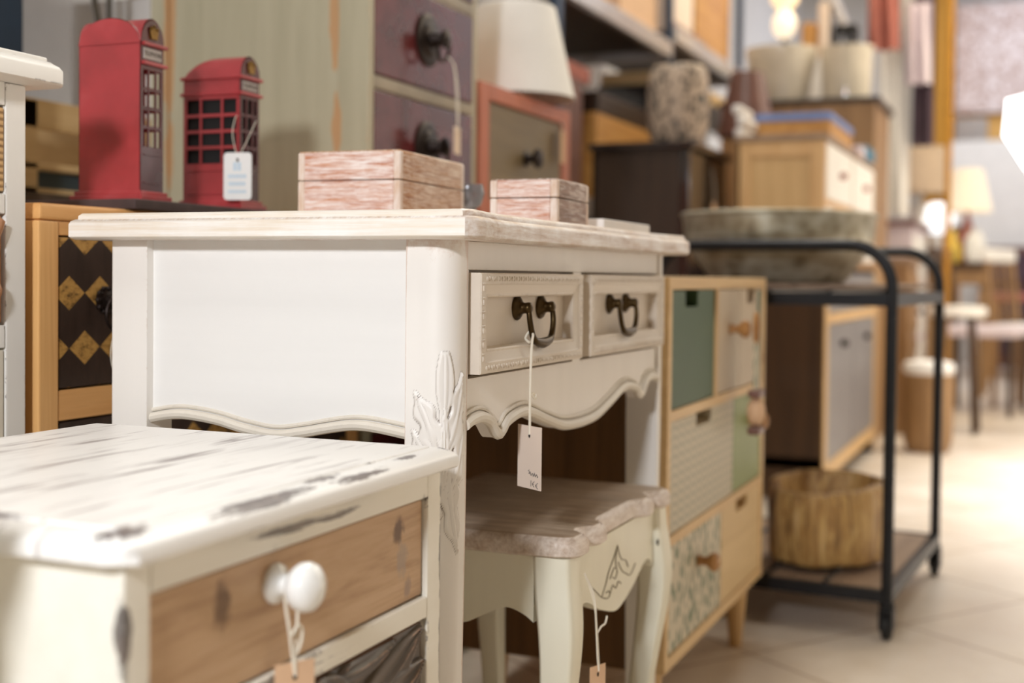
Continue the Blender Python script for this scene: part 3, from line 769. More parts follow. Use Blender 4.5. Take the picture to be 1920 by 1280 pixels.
tag('price_tag', 'small kraft tag hanging beside the near front leg of the stool', None, (-.448, 1.310, .2895), .026, .055, math.radians(-22),
    [[(-.458, 1.290, .395), (-.450, 1.300, .37), (-.449, 1.306, .335), (-.448, 1.309, .30), (-.447, 1.311, .283)], [(-.458, 1.292, .395), (-.452, 1.306, .36), (-.450, 1.311, .33), (-.448, 1.312, .30), (-.447, 1.311, .283)],
     [(-.449, 1.308, .325), (-.447, 1.318, .331), (-.446, 1.328, .332), (-.446, 1.334, .339)]], M['tag_kraft'], ink=[squiggle(-.006, -.030, .014, .004, 3)])

# ================================================================== WHITE CHEST at the left edge
C1 = Thing('chest_of_drawers', 'tall white distressed chest with straw and carved drawer fronts at the left edge', 'chest of drawers', (-1.18, .78, 0))
ol = [(-1.36, .52), (-.981, .52), (-.965, .536), (-.965, 1.044), (-.981, 1.060), (-1.36, 1.060)]
lp = []
for d, z in [(.003, .9175), (0, .9195), (0, .9325), (.004, .9375), (.009, .940), (.0125, .9425)]: lp.append([(p[0], p[1], z) for p in inset(ol, d)])
C1.part('tabletop', MB().loft(lp).box(-1.35, -.9835, .54, 1.0415, .940, .9485, .002), M['chest_white'], smooth=50)
bb = MB(); X1 = -1.0; y0, y1 = .545, 1.028
bb.box(-1.35, X1, y0, y0 + .031, .0, .9175, .003).box(-1.35, X1, y1 - .029, y1, .0, .9175, .003).box(-1.35, -1.338, y0 + .03, y1 - .03, .05, .9175)
for z0, z1 in ((.893, .9175), (.780, .801), (.640, .664), (.50, .52), (.36, .38), (.22, .24), (.06, .10)): bb.box(-1.33, X1, y0 + .03, y1 - .03, z0, z1, .001)
C1.part('body', bb, M['chest_white'])
for z0, z1, m in ((.8035, .8905, 'wicker'), (.382, .498, 'cream_panel'), (.522, .638, 'cream_panel'), (.242, .358, 'cream_panel'), (.102, .218, 'cream_panel')):
    C1.part('drawer', MB().box(-1.30, X1 - .001, y0 + .0335, y1 - .0305, z0, z1, .0015), M[m])
def bronze_front(y0, y1, z0, z1, xf):
    mb = MB().box(xf - .02, xf, y0, y1, z0, z1)
    n = 6
    for k in range(n):
        yc = y1 - .024 - (y1 - y0 - .040) * k / (n - 1); zm = (z0 + z1) / 2 - .004
        pts = [(xf + .002, yc + .010, z0 + .004), (xf + .006, yc - .002, z0 + .018), (xf + .008, yc + .006, z0 + .036), (xf + .007, yc, zm), (xf + .008, yc - .008, zm + .016), (xf + .007, yc + .004, zm + .032), (xf + .003, yc + .012, z1 - .005)]
        c = curve(pts, 5); m = len(c)
        mb.tube(c, [.004 + .007 * abs(math.sin(2.5 * PI * i / m)) ** .7 for i in range(m)], 8)
    return mb
C1.part('drawer', bronze_front(y0 + .0335, y1 - .0315, .6665, .7775, X1 - .004), M['bronze'], label='bronzed carved drawer front', smooth=60)

# ================================================================== PINE CABINET with diamond drawers
C2 = Thing('pine_cabinet', 'orange pine cabinet with dark and gold diamond drawer behind the writing desk', 'cabinet', (-1.18, 1.40, 0))
y0, y1 = 1.046, 1.735
C2.part('top', MB().box(-1.36, -.998, y0 - .0005, y1 + .003, .7765, .795, .004), M['pine_x'])
bb = MB()
for yy, w in ((y0, .031), (1.2265, .028), (1.4125, .028), (y1 - .031, .031)): bb.box(-1.03, -1.0, yy, yy + w, 0, .7765, .0035)
bb.box(-1.35, -1.012, y0 + .0006, y0 + .02, .05, .7765, .003).box(-1.35, -1.012, y1 - .02, y1 - .0006, .05, .7765, .003).box(-1.35, -1.34, y0, y1, .05, .7765)
for yy in (y0, y1 - .031): bb.box(-1.35, -1.32, yy, yy + .031, 0, .06)
C2.part('body', bb, M['pine'])
rb = MB()
for z0, z1 in ((.7605, .7765), (.5545, .5885), (.345, .365), (.06, .10)): rb.box(-1.04, -1.002, y0 + .02, y1 - .02, z0, z1, .0015)
C2.part('rail', rb, M['pine_x'])
for ya, yb in ((1.079, 1.2245), (1.2565, 1.4105), (1.4425, 1.702)):
    dr = C2.part('drawer', MB().box(-1.20, -1.0025, ya, yb, .5905, .7585, .0015), M['checker'])
    yc = (ya + yb) / 2
    k = MB().lathe([(.0004, 0), (.015, 0), (.016, .002), (.012, .004), (.005, .006), (.005, .014), (.008, .016), (.0004, .02)], (-1.0025, yc, .688), 0, 16)
    for i in range(10): k.ball((-.9995, yc + .014 * math.cos(i * PI / 5), .688 + .014 * math.sin(i * PI / 5)), .0035, 8)
    k.tube([(-.987, yc + .014 * math.sin(a), .672 + .018 * math.cos(a)) for a in [i * PI / 10 for i in range(20)]], .0022, 8, True)
    C2.part('ring_pull', k, M['iron'], dr)
    C2.part('drawer', MB().box(-1.20, -1.0025, ya, yb, .367, .5525, .0015), M['checker'])
    C2.part('drawer', MB().box(-1.20, -1.0025, ya, yb, .102, .343, .0015), M['checker'])
wl = MB().tube(curve([(-.986, 1.152, .655), (-.985, 1.146, .645), (-.984, 1.141, .625), (-.984, 1.146, .607), (-.984, 1.158, .597), (-.985, 1.170, .607), (-.986, 1.166, .63), (-.986, 1.155, .655)], 5), .0006, 6)
single('string_loop', wl, M['string'], 'thin white string loop hanging from the diamond drawer ring pull', 'string', (-.985, 1.155, .655))
# slate board and the two telephone box banks on it
single('slate_board', MB().box(-1.25, -.986, 1.185, 1.50, .795, .8075, .002), M['slate'], 'dark purplish board under the two red telephone boxes', 'board', (-1.13, 1.35, .795))

def phone_box(label, loc, rot, w, d, h, closed_back, group):
    """w along x, d along y; base at loc. sides: -y side either a plain sheet or a glazed side"""
    T = Thing('telephone_box_bank', label, 'ornament', loc, rot, group)
    L = T.loc
    X = lambda a: L.x + a; Y = lambda a: L.y + a; Z = lambda a: L.z + a
    def bx(mb, a, b, c, e, f, g, bev=.0008): return mb.box(X(a), X(b), Y(c), Y(e), Z(f), Z(g), bev, 1)
    hw, hd = w / 2, d / 2
    zb, zw0, zw1, zs, zc = .012, h * .30, h * .72, h * .755, h * .86     # base, window band, sign band, cornice
    b = MB(); bx(b, -hw - .008, hw + .008, -hd - .008, hd + .008, 0, zb * .55); bx(b, -hw - .004, hw + .004, -hd - .004, hd + .004, zb * .55, zb)
    T.part('plinth', b, M['red_tin'])
    def wall(side, glazed, cols):
        mb = MB(); t = .0016; n = len(cols)
        def r(a0, a1, z0, z1, o0=0., o1=None):
            o1 = t if o1 is None else o1
            if side in ('-y', '+y'):
                s = -1 if side == '-y' else 1; p, q = sorted((s * (hd - o0), s * (hd + o1 - t))); bx(mb, a0, a1, p, q, z0, z1, .0003)
            else:
                s = -1 if side == '-x' else 1; p, q = sorted((s * (hw - o0), s * (hw + o1 - t))); bx(mb, p, q, a0, a1, z0, z1, .0003)
        H_ = hw if side in ('-y', '+y') else hd
        if not glazed:
            r(-H_, H_, zb, zc, t, t); return mb
        r(-H_, H_, zb, zw0, t, t); r(-H_, H_, zw1, zc, t, t)
        # raised lower panel frame
        r(-H_ + .006, H_ - .006, zb + h * .04, zb + h * .05, 0, t + .0012); r(-H_ + .006, H_ - .006, zw0 - h * .05, zw0 - h * .04, 0, t + .0012)
        tot = sum(cols); x = -H_; bar = .0032 if H_ > .02 else .0026
        rows = 4; edges = []
        inner = 2 * H_ - 2 * .0058
        r(-H_, -H_ + .0058, zw0, zw1, t, t); r(H_ - .0058, H_, zw0, zw1, t, t)
        x = -H_ + .0058
        for i, c in enumerate(cols):
            x += inner * c / tot
            if i < n - 1: r(x - bar / 2, x + bar / 2, zw0, zw1, t, t + .0006)
        for k in range(1, rows):
            z = zw0 + (zw1 - zw0) * k / rows; r(-H_ + .0058, H_ - .0058, z - .0022, z + .0022, t, t)
        return mb
    cols = (1, 1.5, 1)
    T.part('wall', wall('-y', not closed_back, cols), M['red_tin'])
    T.part('wall', wall('+y', closed_back, cols), M['red_tin'])
    T.part('wall', wall('-x', closed_back, cols), M['red_tin'])
    fr = T.part('wall', wall('+x', True, cols), M['maroon_tin'], label='dark maroon glazed front')
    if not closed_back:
        T.part('shade_core', MB().box(X(-hw + .004), X(hw - .004), Y(-hd + .004), Y(hd - .004), Z(zb), Z(zc - .002)), M['dark'], label='black block standing in for the shade inside the box')  # solid black block stands in for the shade behind the panes
    # cornices
    c = MB()
    for z in (zs, zc):
        if closed_back:
            bx(c, -hw - .001, hw + .0045, -hd + .002, hd + .004, z - .0022, z + .0022)
        else: bx(c, -hw - .0035, hw + .0045, -hd - .0035, hd + .0035, z - .0022, z + .0022)
    T.part('cornice', c, M['red_tin'])
    # vaulted roof with pediments
    nx = 24; loops = []; rise = h - zc
    for j in range(nx + 1):
        row = []
        for i in range(nx + 1):
            u, v = -1 + 2 * i / nx, -1 + 2 * j / nx
            f = lambda q: (1 - q * q) ** .5 if abs(q) < 1 else 0
            zz = max(f(u), f(v)) if closed_back else f(v) * (1 if u > 0 else f(u) ** .8)
            row.append((X(u * hw), Y(v * hd), Z(zc + .001 + rise * zz)))
        loops.append(row)
    rf = MB().loft(loops, False, False, False)
    T.part('roof', rf, M['red_tin'], smooth=50)
    pp = [(Y(-hd + 2 * hd * i / 20), Z(zc + rise * .97 * ((1 - (-1 + i / 10) ** 2) ** .5 if 0 < i < 20 else 0))) for i in range(21)]
    T.part('pediment', MB().prism(pp, 0, X(hw - .001), X(hw + .0012)), M['maroon_tin'])
    if closed_back:
        pp = [(X(-hw + 2 * hw * i / 24), Z(zc + rise * ((1 - (-1 + i / 12) ** 2) ** .5 if 0 < i < 24 else 0))) for i in range(25)]
        T.part('pediment', MB().prism(pp, 1, Y(-hd - .0012), Y(-hd)), M['red_tin'])
    # sign and crown
    sg = T.part('sign', MB().box(X(hw), X(hw + .0012), Y(-hd + .005), Y(hd - .005), Z(zs + .005), Z(zc - .005), .0004, 1), M['sign_grey'])
    fc = bpy.data.curves.new('lettering', 'FONT'); fc.body = 'TELEPHONE'; fc.align_x = 'CENTER'; fc.align_y = 'CENTER'; fc.size = .0062; fc.extrude = .0001
    fo = bpy.data.objects.new('lettering', fc); COL.objects.link(fo); dg = bpy.context.evaluated_depsgraph_get(); me = bpy.data.meshes.new_from_object(fo.evaluated_get(dg))
    bpy.data.objects.remove(fo); bpy.data.curves.remove(fc)
    lb = MB(); lb.add([(X(hw + .00135) + v.co.z, Y(0) + v.co.x, Z((zs + zc) / 2) + v.co.y * 1.25) for v in me.vertices], [list(p.vertices) for p in me.polygons]); bpy.data.meshes.remove(me)
    T.part('lettering', lb, M['iron'], sg, label='dark TELEPHONE lettering')
    k = MB(); cz = zc + rise * .22; s = .8
    k.prism([(Y(-.0075 * s), Z(cz)), (Y(.0075 * s), Z(cz)), (Y(.008 * s), Z(cz + .004 * s)), (Y(-.008 * s), Z(cz + .004 * s))], 0, X(hw), X(hw + .004))
    k.prism([(Y(-.008 * s), Z(cz + .004 * s)), (Y(.008 * s), Z(cz + .004 * s)), (Y(.0105 * s), Z(cz + .012 * s)), (Y(.006 * s), Z(cz + .0165 * s)), (Y(0), Z(cz + .0175 * s)), (Y(-.006 * s), Z(cz + .0165 * s)), (Y(-.0105 * s), Z(cz + .012 * s))], 0, X(hw), X(hw + .0035))
    for q in (-.007, 0, .007): k.ball((X(hw + .0035), Y(q * s), Z(cz + (.0195 if q == 0 else .016) * s)), .0028 * s, 8)
    T.part('crown', k, M['gold'], fr)
    return T
g = 'red telephone box banks on the pine cabinet'
phone_box('taller red tin telephone box with plain dented back, left of the two', (-1.057, 1.2435, .8075), math.radians(2), .092, .045, .222, True, g)
P2 = phone_box('smaller red tin telephone box with window panes and a white label tied on', (-1.047, 1.435, .8075), math.radians(1), .092, .046, .207, False, g)
def prints(T, cd, place):
    pb = MB()
    for (ya, yb, za, zb_) in ((-.006, .006, -.024, -.013), (-.013, .013, -.034, -.029), (-.012, .012, -.044, -.039), (-.013, .013, -.054, -.050)):
        n = max(1, int((yb - ya) / .0042))
        for i in range(n):
            a = ya + (yb - ya) * i / n
            pb.add([place(y, z, .0005) for y, z in ((a, za), (a + (yb - ya) / n * .8, za), (a + (yb - ya) / n * .8, zb_), (a, zb_))], [[0, 1, 2, 3]])
    T.part('print', pb, M['blue_print'], cd)
cx, cy = -.992, 1.396
tag('label_tag', 'white rounded label with faint blue print hanging on the smaller red telephone box', None, (cx, cy, .8815), .0395, .063, math.radians(-78),
    [[(cx + .001, cy + .001, .874), (cx - .004, cy, .886), (cx - .010, cy + .002, .908), (cx - .010, cy + .008, .928), (cx - .012, cy + .016, .933)], [(cx + .001, cy + .001, .874), (cx + .006, cy + .003, .886), (cx + .012, cy + .012, .908), (cx + .011, cy + .026, .926)]], M['tag_white'], card_r=.005, sr=.0005, extra=prints, cat='label')

# ================================================================== SAGE CHEST with maroon drawers
C3 = Thing('chest_of_drawers', 'tall sage green chest with maroon drawers and round iron pulls', 'chest of drawers', (-1.2, 1.97, 0))
y0, y1, x0, x1 = 1.758, 2.182, -1.432, -1.0
bb = MB()
bb.box(x0, x0 + .036, y0, y0 + .03, 0, 1.46, .003).box(x1 - .056, x1, y0, y0 + .02, 0, 1.46, .003)
bb.box(x0 + .037, x1 - .056, y0 + .005, y0 + .02, .06, 1.46, .001)
bb.box(x0, x1 - .004, y1 - .022, y1, 0, 1.46, .003).box(x0, x0 + .012, y0 + .03, y1 - .022, .06, 1.46)
C3.part('body', bb, M['sage'])
C3.part('top', MB().box(x0 - .01, x1 + .015, y0 - .012, y1 + .002, 1.46, 1.485, .004), M['sage'])
rb = MB(); ds = .187
zs_ = [1.034 + ds * k for k in range(-5, 3)]
for z in zs_: rb.box(x0 + .05, x1 - .002, y0 + .02, y1 - .022, z - .011, z + .011, .003)
C3.part('rail', rb, M['sage_rail'])
for z in zs_[:-1]:
    a, b = z + .0125, z + ds - .0125
    dr = C3.part('drawer', MB().box(x1 - .30, x1 - .001, y0 + .0215, y1 - .0235, a, b, .004), M['maroon_drawer'])
    yc, zc = 1.966, (a + b) / 2 + .004
    k = MB().lathe([(.0005, 0), (.043, 0), (.046, .003), (.040, .006), (.030, .006), (.026, .010), (.014, .012), (.010, .03), (.016, .034), (.016, .040), (.0005, .044)], (x1 - .001, yc, zc), 0, 28)
    k.tube([(x1 + .032 + .004 * math.cos(t), yc + .020 * math.sin(t), zc - .018 + .020 * math.cos(t)) for t in [i * PI / 10 for i in range(20)]], .003, 8, True)
    C3.part('pull', k, M['iron'], dr)
tag('price_tag', 'pale price tag on long string from the iron pull of the sage green chest', None, (-.946, 1.976, .9795), .036, .047, math.radians(8),
    [[(-.945, 1.976, .972), (-.947, 1.975, 1.02), (-.952, 1.973, 1.085), (-.963, 1.970, 1.1015)], [(-.945, 1.977, .972), (-.946, 1.979, 1.03), (-.952, 1.976, 1.085), (-.963, 1.972, 1.10)]], M['tag'])

# ================================================================== ORANGE FRAMED CABINET + lampshade
C4 = Thing('cabinet', 'orange red framed cabinet with olive drawer beside the sage green chest', 'cabinet', (-1.2, 2.44, 0))
y0, y1, x0, x1 = 2.192, 2.685, -1.36, -1.0
bb = MB().box(x0, x1, y0, y0 + .044, 0, 1.096, .003).box(x0, x1, y1 - .044, y1, 0, 1.096, .003).box(x0, x1, y0 + .043, y1 - .043, 1.064, 1.096, .002)
for z in (.855, .635, .415, .20): bb.box(x0, x1, y0 + .043, y1 - .043, z - .015, z + .015, .002)
bb.box(x0, x0 + .01, y0, y1, .05, 1.09)
C4.part('frame', bb, M['orange_frame'])
for z0, z1 in ((.872, 1.062), (.652, .838), (.432, .618), (.217, .398)):
    dr = C4.part('drawer', MB().box(x0 + .02, x1 - .006, y0 + .0455, y1 - .0455, z0, z1, .002), M['olive_drawer'])
    zc = (z0 + z1) / 2
    k = MB().lathe([(.0005, 0), (.016, 0), (.017, .002), (.009, .005), (.008, .016), (.018, .022), (.022, .028), (.018, .034), (.0005, .037)], (x1 - .006, 2.435, zc), 0, 22)
    C4.part('knob', k, M['iron'], dr)
tag('price_tag', 'pale tag hanging at the right side of the olive drawer', None, (-.990, 2.612, 1.045), .036, .072, math.radians(4), [[(-.989, 2.612, 1.037), (-.990, 2.612, 1.058), (-.995, 2.613, 1.066)]], M['tag_kraft'])
LS = Thing('table_lamp', 'white cone lampshade lamp on top of the orange red cabinet', 'lamp', (-1.075, 2.535, 1.096))
LS.part('base', MB().lathe([(.0005, 0), (.055, 0), (.055, .008), (.02, .014), (.014, .02), (.012, .05), (.0005, .05)], (-1.075, 2.535, 1.096), 2, 24), M['brass'])
LS.part('lamp_shade', MB().lathe([(.131, .012), (.1325, .012), (.088, .208), (.085, .211), (.030, .211), (.030, .205), (.083, .205), (.130, .012)], (-1.075, 2.535, 1.096), 2, 48, cap=False), M['linen'], smooth=50)

# ================================================================== WOODEN BOXES on the desk
def wood_box(label, loc, rot, w, d, h, seam, m_near, m_right, group):
    """w along x, d along y; near right corner at loc"""
    T = Thing('wooden_box', label, 'box', loc, rot, group); L = T.loc
    for nm, z0, z1 in (('base', 0, seam - .0006), ('lid', seam + .0006, h)):
        mb = MB(); t = .008; e = .009
        x0, x1_, y0, y1 = L.x - w, L.x, L.y, L.y + d
        mb.box(x0 + e, x1_ - e, y0, y0 + t, L.z + z0, L.z + z1, .0008, 1, 0); mb.box(x0 + e, x1_ - e, y1 - t, y1, L.z + z0, L.z + z1, .0008, 1, 0)
        mb.box(x1_ - t, x1_, y0 + e, y1 - e, L.z + z0, L.z + z1, .0008, 1, 1); mb.box(x0, x0 + t, y0 + e, y1 - e, L.z + z0, L.z + z1, .0008, 1, 1)
        for xx, yy in ((x0, y0), (x1_ - e, y0), (x0, y1 - e), (x1_ - e, y1 - e)): mb.box(xx, xx + e, yy, yy + e, L.z + z0, L.z + z1, .0012, 1, 2)
        if nm == 'base': mb.box(x0 + t, x1_ - t, y0 + t, y1 - t, L.z, L.z + .006, 0, 1, 1)
        else: mb.box(x0 + .001, x1_ - .001, y0 + .001, y1 - .001, L.z + h - .005, L.z + h + .0015, .001, 1, 1)
        T.part(nm, mb, [M[m_near], M[m_right], M['box_edge']])
    return T
g = 'white washed wooden boxes on the desk'
wood_box('larger white washed reddish wooden box on the desk', (-.685, 1.28, .781), math.radians(3), .134, .195, .083, .050, 'box_redx', 'box_red', g)
wood_box('smaller white washed wooden box with greyish side on the desk', (-.512, 1.335, .781), math.radians(2), .083, .118, .0505, .030, 'box_redx', 'box_grey', g)
single('tray', MB().box(-.64, -.512, 1.50, 1.70, .781, .7945, .002), M['white_paper'], 'flat pale slab lying at the far end of the desk top', 'tray', (-.57, 1.6, .781))
for i, (x, y, hh, lb) in enumerate(((-.70, 1.50, .060, 'taller small clear glass behind the smaller wooden box'), (-.675, 1.62, .046, 'lower small clear glass behind the smaller wooden box'))):
    n = N('smoky clear glass'); n.b.inputs['Transmission Weight'].default_value = .85; gm = n.done((.55, .56, .58, 1), .08)
    single('drinking_glass', MB().lathe([(.0005, 0), (.016, 0), (.018, .004), (.005, .008), (.004, hh * .4), (.016, hh * .55), (.021, hh * .8), (.0185, hh), (.0175, hh), (.0195, hh * .8), (.015, hh * .57), (.0005, hh * .46)], (x, y, .781), 2, 24), gm, lb, 'glass', (x, y, .781), 0, 'small glasses on the desk', 60)

# ================================================================== PATCHWORK CABINET
G = Thing('patchwork_cabinet', 'pale wood cabinet with green, striped and leaf patterned drawers on tapered legs', 'cabinet', (-.68, 2.12, 0))
y0, y1, x0, x1 = 1.781, 2.474, -.885, -.505; zb, zt = .132, .722
t = .019
fb = MB().box(x0, x1 - .0006, y0 + .0015, y1 - .0006, zt - t, zt + .0005, .002).box(x0, x1 - .0006, y0 + .0015, y1 - .0006, zb - .0005, zb + t, .002)
fb.box(x1 - .03, x1, y0, y0 + t, zb, zt, .002).box(x1 - .03, x1, y1 - t, y1, zb, zt, .002)
fb.box(x1 - .35, x1 - .001, y0 + t, y1 - t, .506, .522, .001).box(x1 - .35, x1 - .001, y0 + t, y1 - t, .318, .334, .001)
G.part('frame', fb, M['natural_y'])
G.part('side_panel', MB().box(x0, x1 - .03, y0 + .001, y0 + t - .001, zb + .001, zt - .001), M['brown_side'], label='brown wood side panel')
G.part('side_panel', MB().box(x0, x1 - .03, y1 - t, y1 - .001, zb, zt - .001), M['brown_side'])
G.part('back_panel', MB().box(x0, x0 + .008, y0 + t, y1 - t, zb, zt), M['brown_side'])
for (xx, yy) in ((-.545, 2.425), (-.545, 1.83), (-.80, 2.425), (-.80, 1.83)):
    G.part('leg', MB().lathe([(.0125, 0), (.0235, zb)], (xx, yy, 0), 2, 20), M['natural'])
def front(ya, yb, za, zb_, mat, notch=None, knob=None, lbl=None):
    xf = x1 - .004; mb = MB()
    if notch:
        n0, n1, nd = notch
        mb.prism([(ya, za), (yb, za), (yb, zb_), (n1, zb_), (n1, zb_ - nd), (n0, zb_ - nd), (n0, zb_), (ya, zb_)], 0, xf - .25, xf)
    else: mb.box(xf - .30, xf, ya, yb, za, zb_, .001)
    dr = G.part('drawer', mb, M[mat], label=lbl)
    if knob:
        ky, kz = knob
        G.part('knob', MB().lathe([(.0005, 0), (.010, 0), (.007, .006), (.007, .014), (.014, .022), (.016, .028), (.012, .034), (.0005, .037)], (xf, ky, kz), 0, 20), M['knobwood'], dr)
ya, yb = y0 + t + .0015, y1 - t - .0015
front(ya, 2.070, .5235, .7015, 'green', (1.885, 1.96, .026), None, 'bottle green drawer with a finger notch')
front(2.086, 2.262, .5235, .7015, 'beige_drawer', None, (2.19, .632), 'warm beige drawer with wooden knob')
front(2.265, yb, .5235, .7015, 'beige_drawer', (2.325, 2.385, .026), None, 'warm beige drawer with a finger notch')
front(ya, 2.222, .3355, .5045, 'stripes', (1.96, 2.06, .022), None, 'grey striped drawer with a finger notch')
front(2.226, yb, .3355, .5045, 'light_green', None, (2.36, .452), 'moss green drawer with wooden knob')
front(ya, 2.140, .1525, .3165, 'leafprint', None, (1.985, .262), 'leaf patterned drawer with wooden knob')
front(2.144, yb, .1525, .3165, 'plain_wood', (2.255, 2.345, .022), None, 'plain wood drawer with a finger notch')
G.part('divider', MB().box(x1 - .03, x1, 2.0705, 2.0855, .522, .703, .001), M['natural'])
PT = Thing('hanging_ornament', 'wooden ring and beaded leaf print tassel ornament hanging on the patchwork cabinet', 'ornament', (-.462, 2.19, .52))
pb = MB(); pb.tube([(-.463, 2.190 + .013 * math.cos(a), .634 + .026 * math.sin(a)) for a in [i * PI / 12 for i in range(24)]], .0035, 8, True)
PT.part('ring', pb, M['knobwood'])
PT.part('ribbon', MB().box(-.4645, -.4625, 2.178, 2.215, .525, .612, .0005), M['leafprint2'])
PT.part('ribbon', MB().box(-.4665, -.4655, 2.212, 2.236, .52, .70, .0003), M['green'])
PT.part('bead', MB().box(-.474, -.452, 2.176, 2.222, .512, .526, .003), M['brown_lac'])
PT.part('bead', MB().box(-.474, -.452, 2.176, 2.222, .447, .461, .003), M['brown_lac'])
PT.part('bead', MB().ball((-.463, 2.199, .4865), (.016, .022, .026), 18), M['tag_kraft'])

# ================================================================== TROLLEY
TR = Thing('trolley', 'black steel tube trolley on casters with wooden lower shelf', 'trolley', (-.277, 2.587, 0), math.radians(-4))
xr, xl, ya, yb = -.277, -.775, 2.587, 3.215; r = .0118; ztop = .791
def uframe(y):
    R = .085; pts = [(xr, y, .062), (xr, y, .3), (xr, y, ztop - R)]
    pts += [(xr - R + R * math.cos(a), y, ztop - R + R * math.sin(a)) for a in [PI / 2 * i / 8 for i in range(1, 9)]]
    pts += [(xl + R + R * math.cos(a), y, ztop - R + R * math.sin(a)) for a in [PI / 2 + PI / 2 * i / 8 for i in range(9)]]
    pts += [(xl, y, .3), (xl, y, .062)]
    return MB().tube(pts, r, 12)
TR.part('end_frame', uframe(ya), M['steel']); TR.part('end_frame', uframe(yb), M['steel'])
for zc, nm in ((.681, 'upper_shelf'), (.088, 'lower_shelf')):
    s = MB(); hh = .013
    for y in (ya, yb): s.box(xl, xr, y - .010, y + .010, zc - hh, zc + hh, .002)
    for x in (xl, xr): s.box(x - .010, x + .010, ya, yb, zc - hh, zc + hh, .002)
    for k in (1, 2, 3): s.tube([(xl + (xr - xl) * k / 4, ya, zc + .016), (xl + (xr - xl) * k / 4, yb, zc + .016)], .0045, 8)
    sh = TR.part(nm, s, M['steel'])
    bd = MB(); nb = 5
    for k in range(nb): bd.box(xl + .011 + (xr - xl - .022) * k / nb + .001, xl + .011 + (xr - xl - .022) * (k + 1) / nb - .001, ya + .011, yb - .011, zc + (.021 if nm == 'upper_shelf' else -.006), zc + (.0305 if nm == 'upper_shelf' else .011), .001)
    TR.part('board', bd, M['shelf_wood'], sh, label='grey brown shelf boards')
for x in (xr, xl):
    for y in (ya, yb):
        cb = MB().lathe([(.0005, .075), (.016, .075), (.016, .066), (.010, .062), (.010, .056), (.0005, .056)], (x, y, 0), 2, 16)
        cb.box(x - .014, x - .010, y - .012, y + .022, .02, .06, .001).box(x + .010, x + .014, y - .012, y + .022, .02, .06, .001).box(x - .014, x + .014, y - .014, y + .012, .055, .062, .001)
        cs = TR.part('caster', cb, M['steel'])
        TR.part('wheel', MB().lathe([(.004, -.009), (.024, -.009), (.027, -.006), (.027, .006), (.024, .009), (.004, .009)], (x, y + .008, .027), 0, 24), M['rubber'], cs)

def oval(prof, c, ex, ey, seg=56, mi=0): return MB().lathe(prof, c, 2, seg, (ex, ey))
TB = Thing('zinc_tub', 'large oval weathered zinc tub standing on top of the black trolley', 'tub', (-.565, 2.90, .7120), math.radians(-4))
c = (-.565, 2.90, .7120)
TB.part('basin', oval([(.001, 0), (.66, 0), (.70, .006), (.88, .060), (.965, .094), (.975, .098), (.985, .1045), (.975, .107), (.985, .110), (.995, .150), (1.0, .155), (.99, .155), (.98, .148), (.97, .105), (.86, .06), (.68, .008), (.001, .006)], c, .216, .255), M['galv'], smooth=45)
TB.part('rim', MB().tube([(c[0] + .2165 * math.cos(a), c[1] + .2555 * math.sin(a), c[2] + .153) for a in [2 * PI * i / 56 for i in range(56)]], .005, 8, True), M['galv'])

# petrified wood basin
lg = MB(); loops = []; lc = (-.435, 2.80); z0 = .1155
for rr, z in [(.45, 0), (.93, 0), (.99, .012), (1.0, .06), (1.02, .11), (1.0, .150), (.97, .160), (.87, .163), (.83, .156), (.78, .11), (.66, .06), (.40, .035), (.05, .03)]:
    l = []
    for i in range(72):
        a = 2 * PI * i / 72; wob = 1 + .07 * math.sin(3 * a + 1) + .04 * math.sin(7 * a) + (.018 * math.sin(23 * a + z * 9) if rr > .9 else 0)
        l.append((lc[0] + .128 * rr * wob * math.cos(a), lc[1] + .140 * rr * wob * math.sin(a), z0 + z * (1 + .06 * math.sin(a + .5) * (z > .1))))
    loops.append(l)
lg.loft(loops); PW = Thing('petrified_wood_basin', 'honey coloured petrified wood basin on the lower shelf of the trolley', 'basin', (lc[0], lc[1], z0))
PW.part('shell', lg, M['petrified'], smooth=50)

# ================================================================== BEHIND THE TROLLEY
K = Thing('sideboard', 'dark brown sideboard with blue grey doors behind the black trolley', 'cabinet', (-.83, 4.8, 0))
x0, x1, y0, y1 = -.955, -.65, 4.12, 5.45
bb = MB().box(x0, x1, y0, y0 + .03, 0, .76, .003).box(x0, x1, y1 - .03, y1, 0, .76, .003).box(x0, x1, y0, y1, .10, .14, .002).box(x0, x0 + .015, y0, y1, .1, .76)
bb.box(x0, x1, y0 + .03, y1 - .03, .595, .625, .002)
K.part('body', bb, M['brown_dark'])
K.part('top', MB().box(x0 - .01, x1 + .012, y0 - .012, y1 + .012, .76, .787, .003), M['tan_wood'])
K.part('frame', MB().box(x1 - .002, x1 + .004, y0, y0 + .06, .02, .76, .001).box(x1 - .002, x1 + .004, y1 - .06, y1, .02, .76, .001).box(x1 - .002, x1 + .0038, y0 + .06, y1 - .06, .06, .115, .001).box(x1 - .002, x1 + .0038, y0 + .06, y1 - .06, .575, .61, .001), M['natural'])
for a, b in ((y0 + .063, 4.78), (4.79, y1 - .063)):
    K.part('drawer', MB().box(x1 - .02, x1 + .003, a, b, .613, .745, .002), M['grey_door'])
    dd = K.part('door', MB().box(x1 - .02, x1 + .003, a, b, .118, .572, .002), M['grey_door'])
    K.part('knob', MB().ball((x1 + .014, (a + b) / 2, .50), .014, 12), M['iron'], dd)
PN = Thing('pine_drawer_unit', 'pale pine drawer unit with white drawer fronts on the dark brown sideboard', 'cabinet', (-.82, 4.7, .787))
x0, x1, y0, y1, z0, z1 = -.95, -.66, 4.13, 5.40, .787, 1.175
bb = MB()
for xx in (x0, x1 - .045): bb.box(xx, xx + .045, y0, y0 + .03, z0, z1, .003)
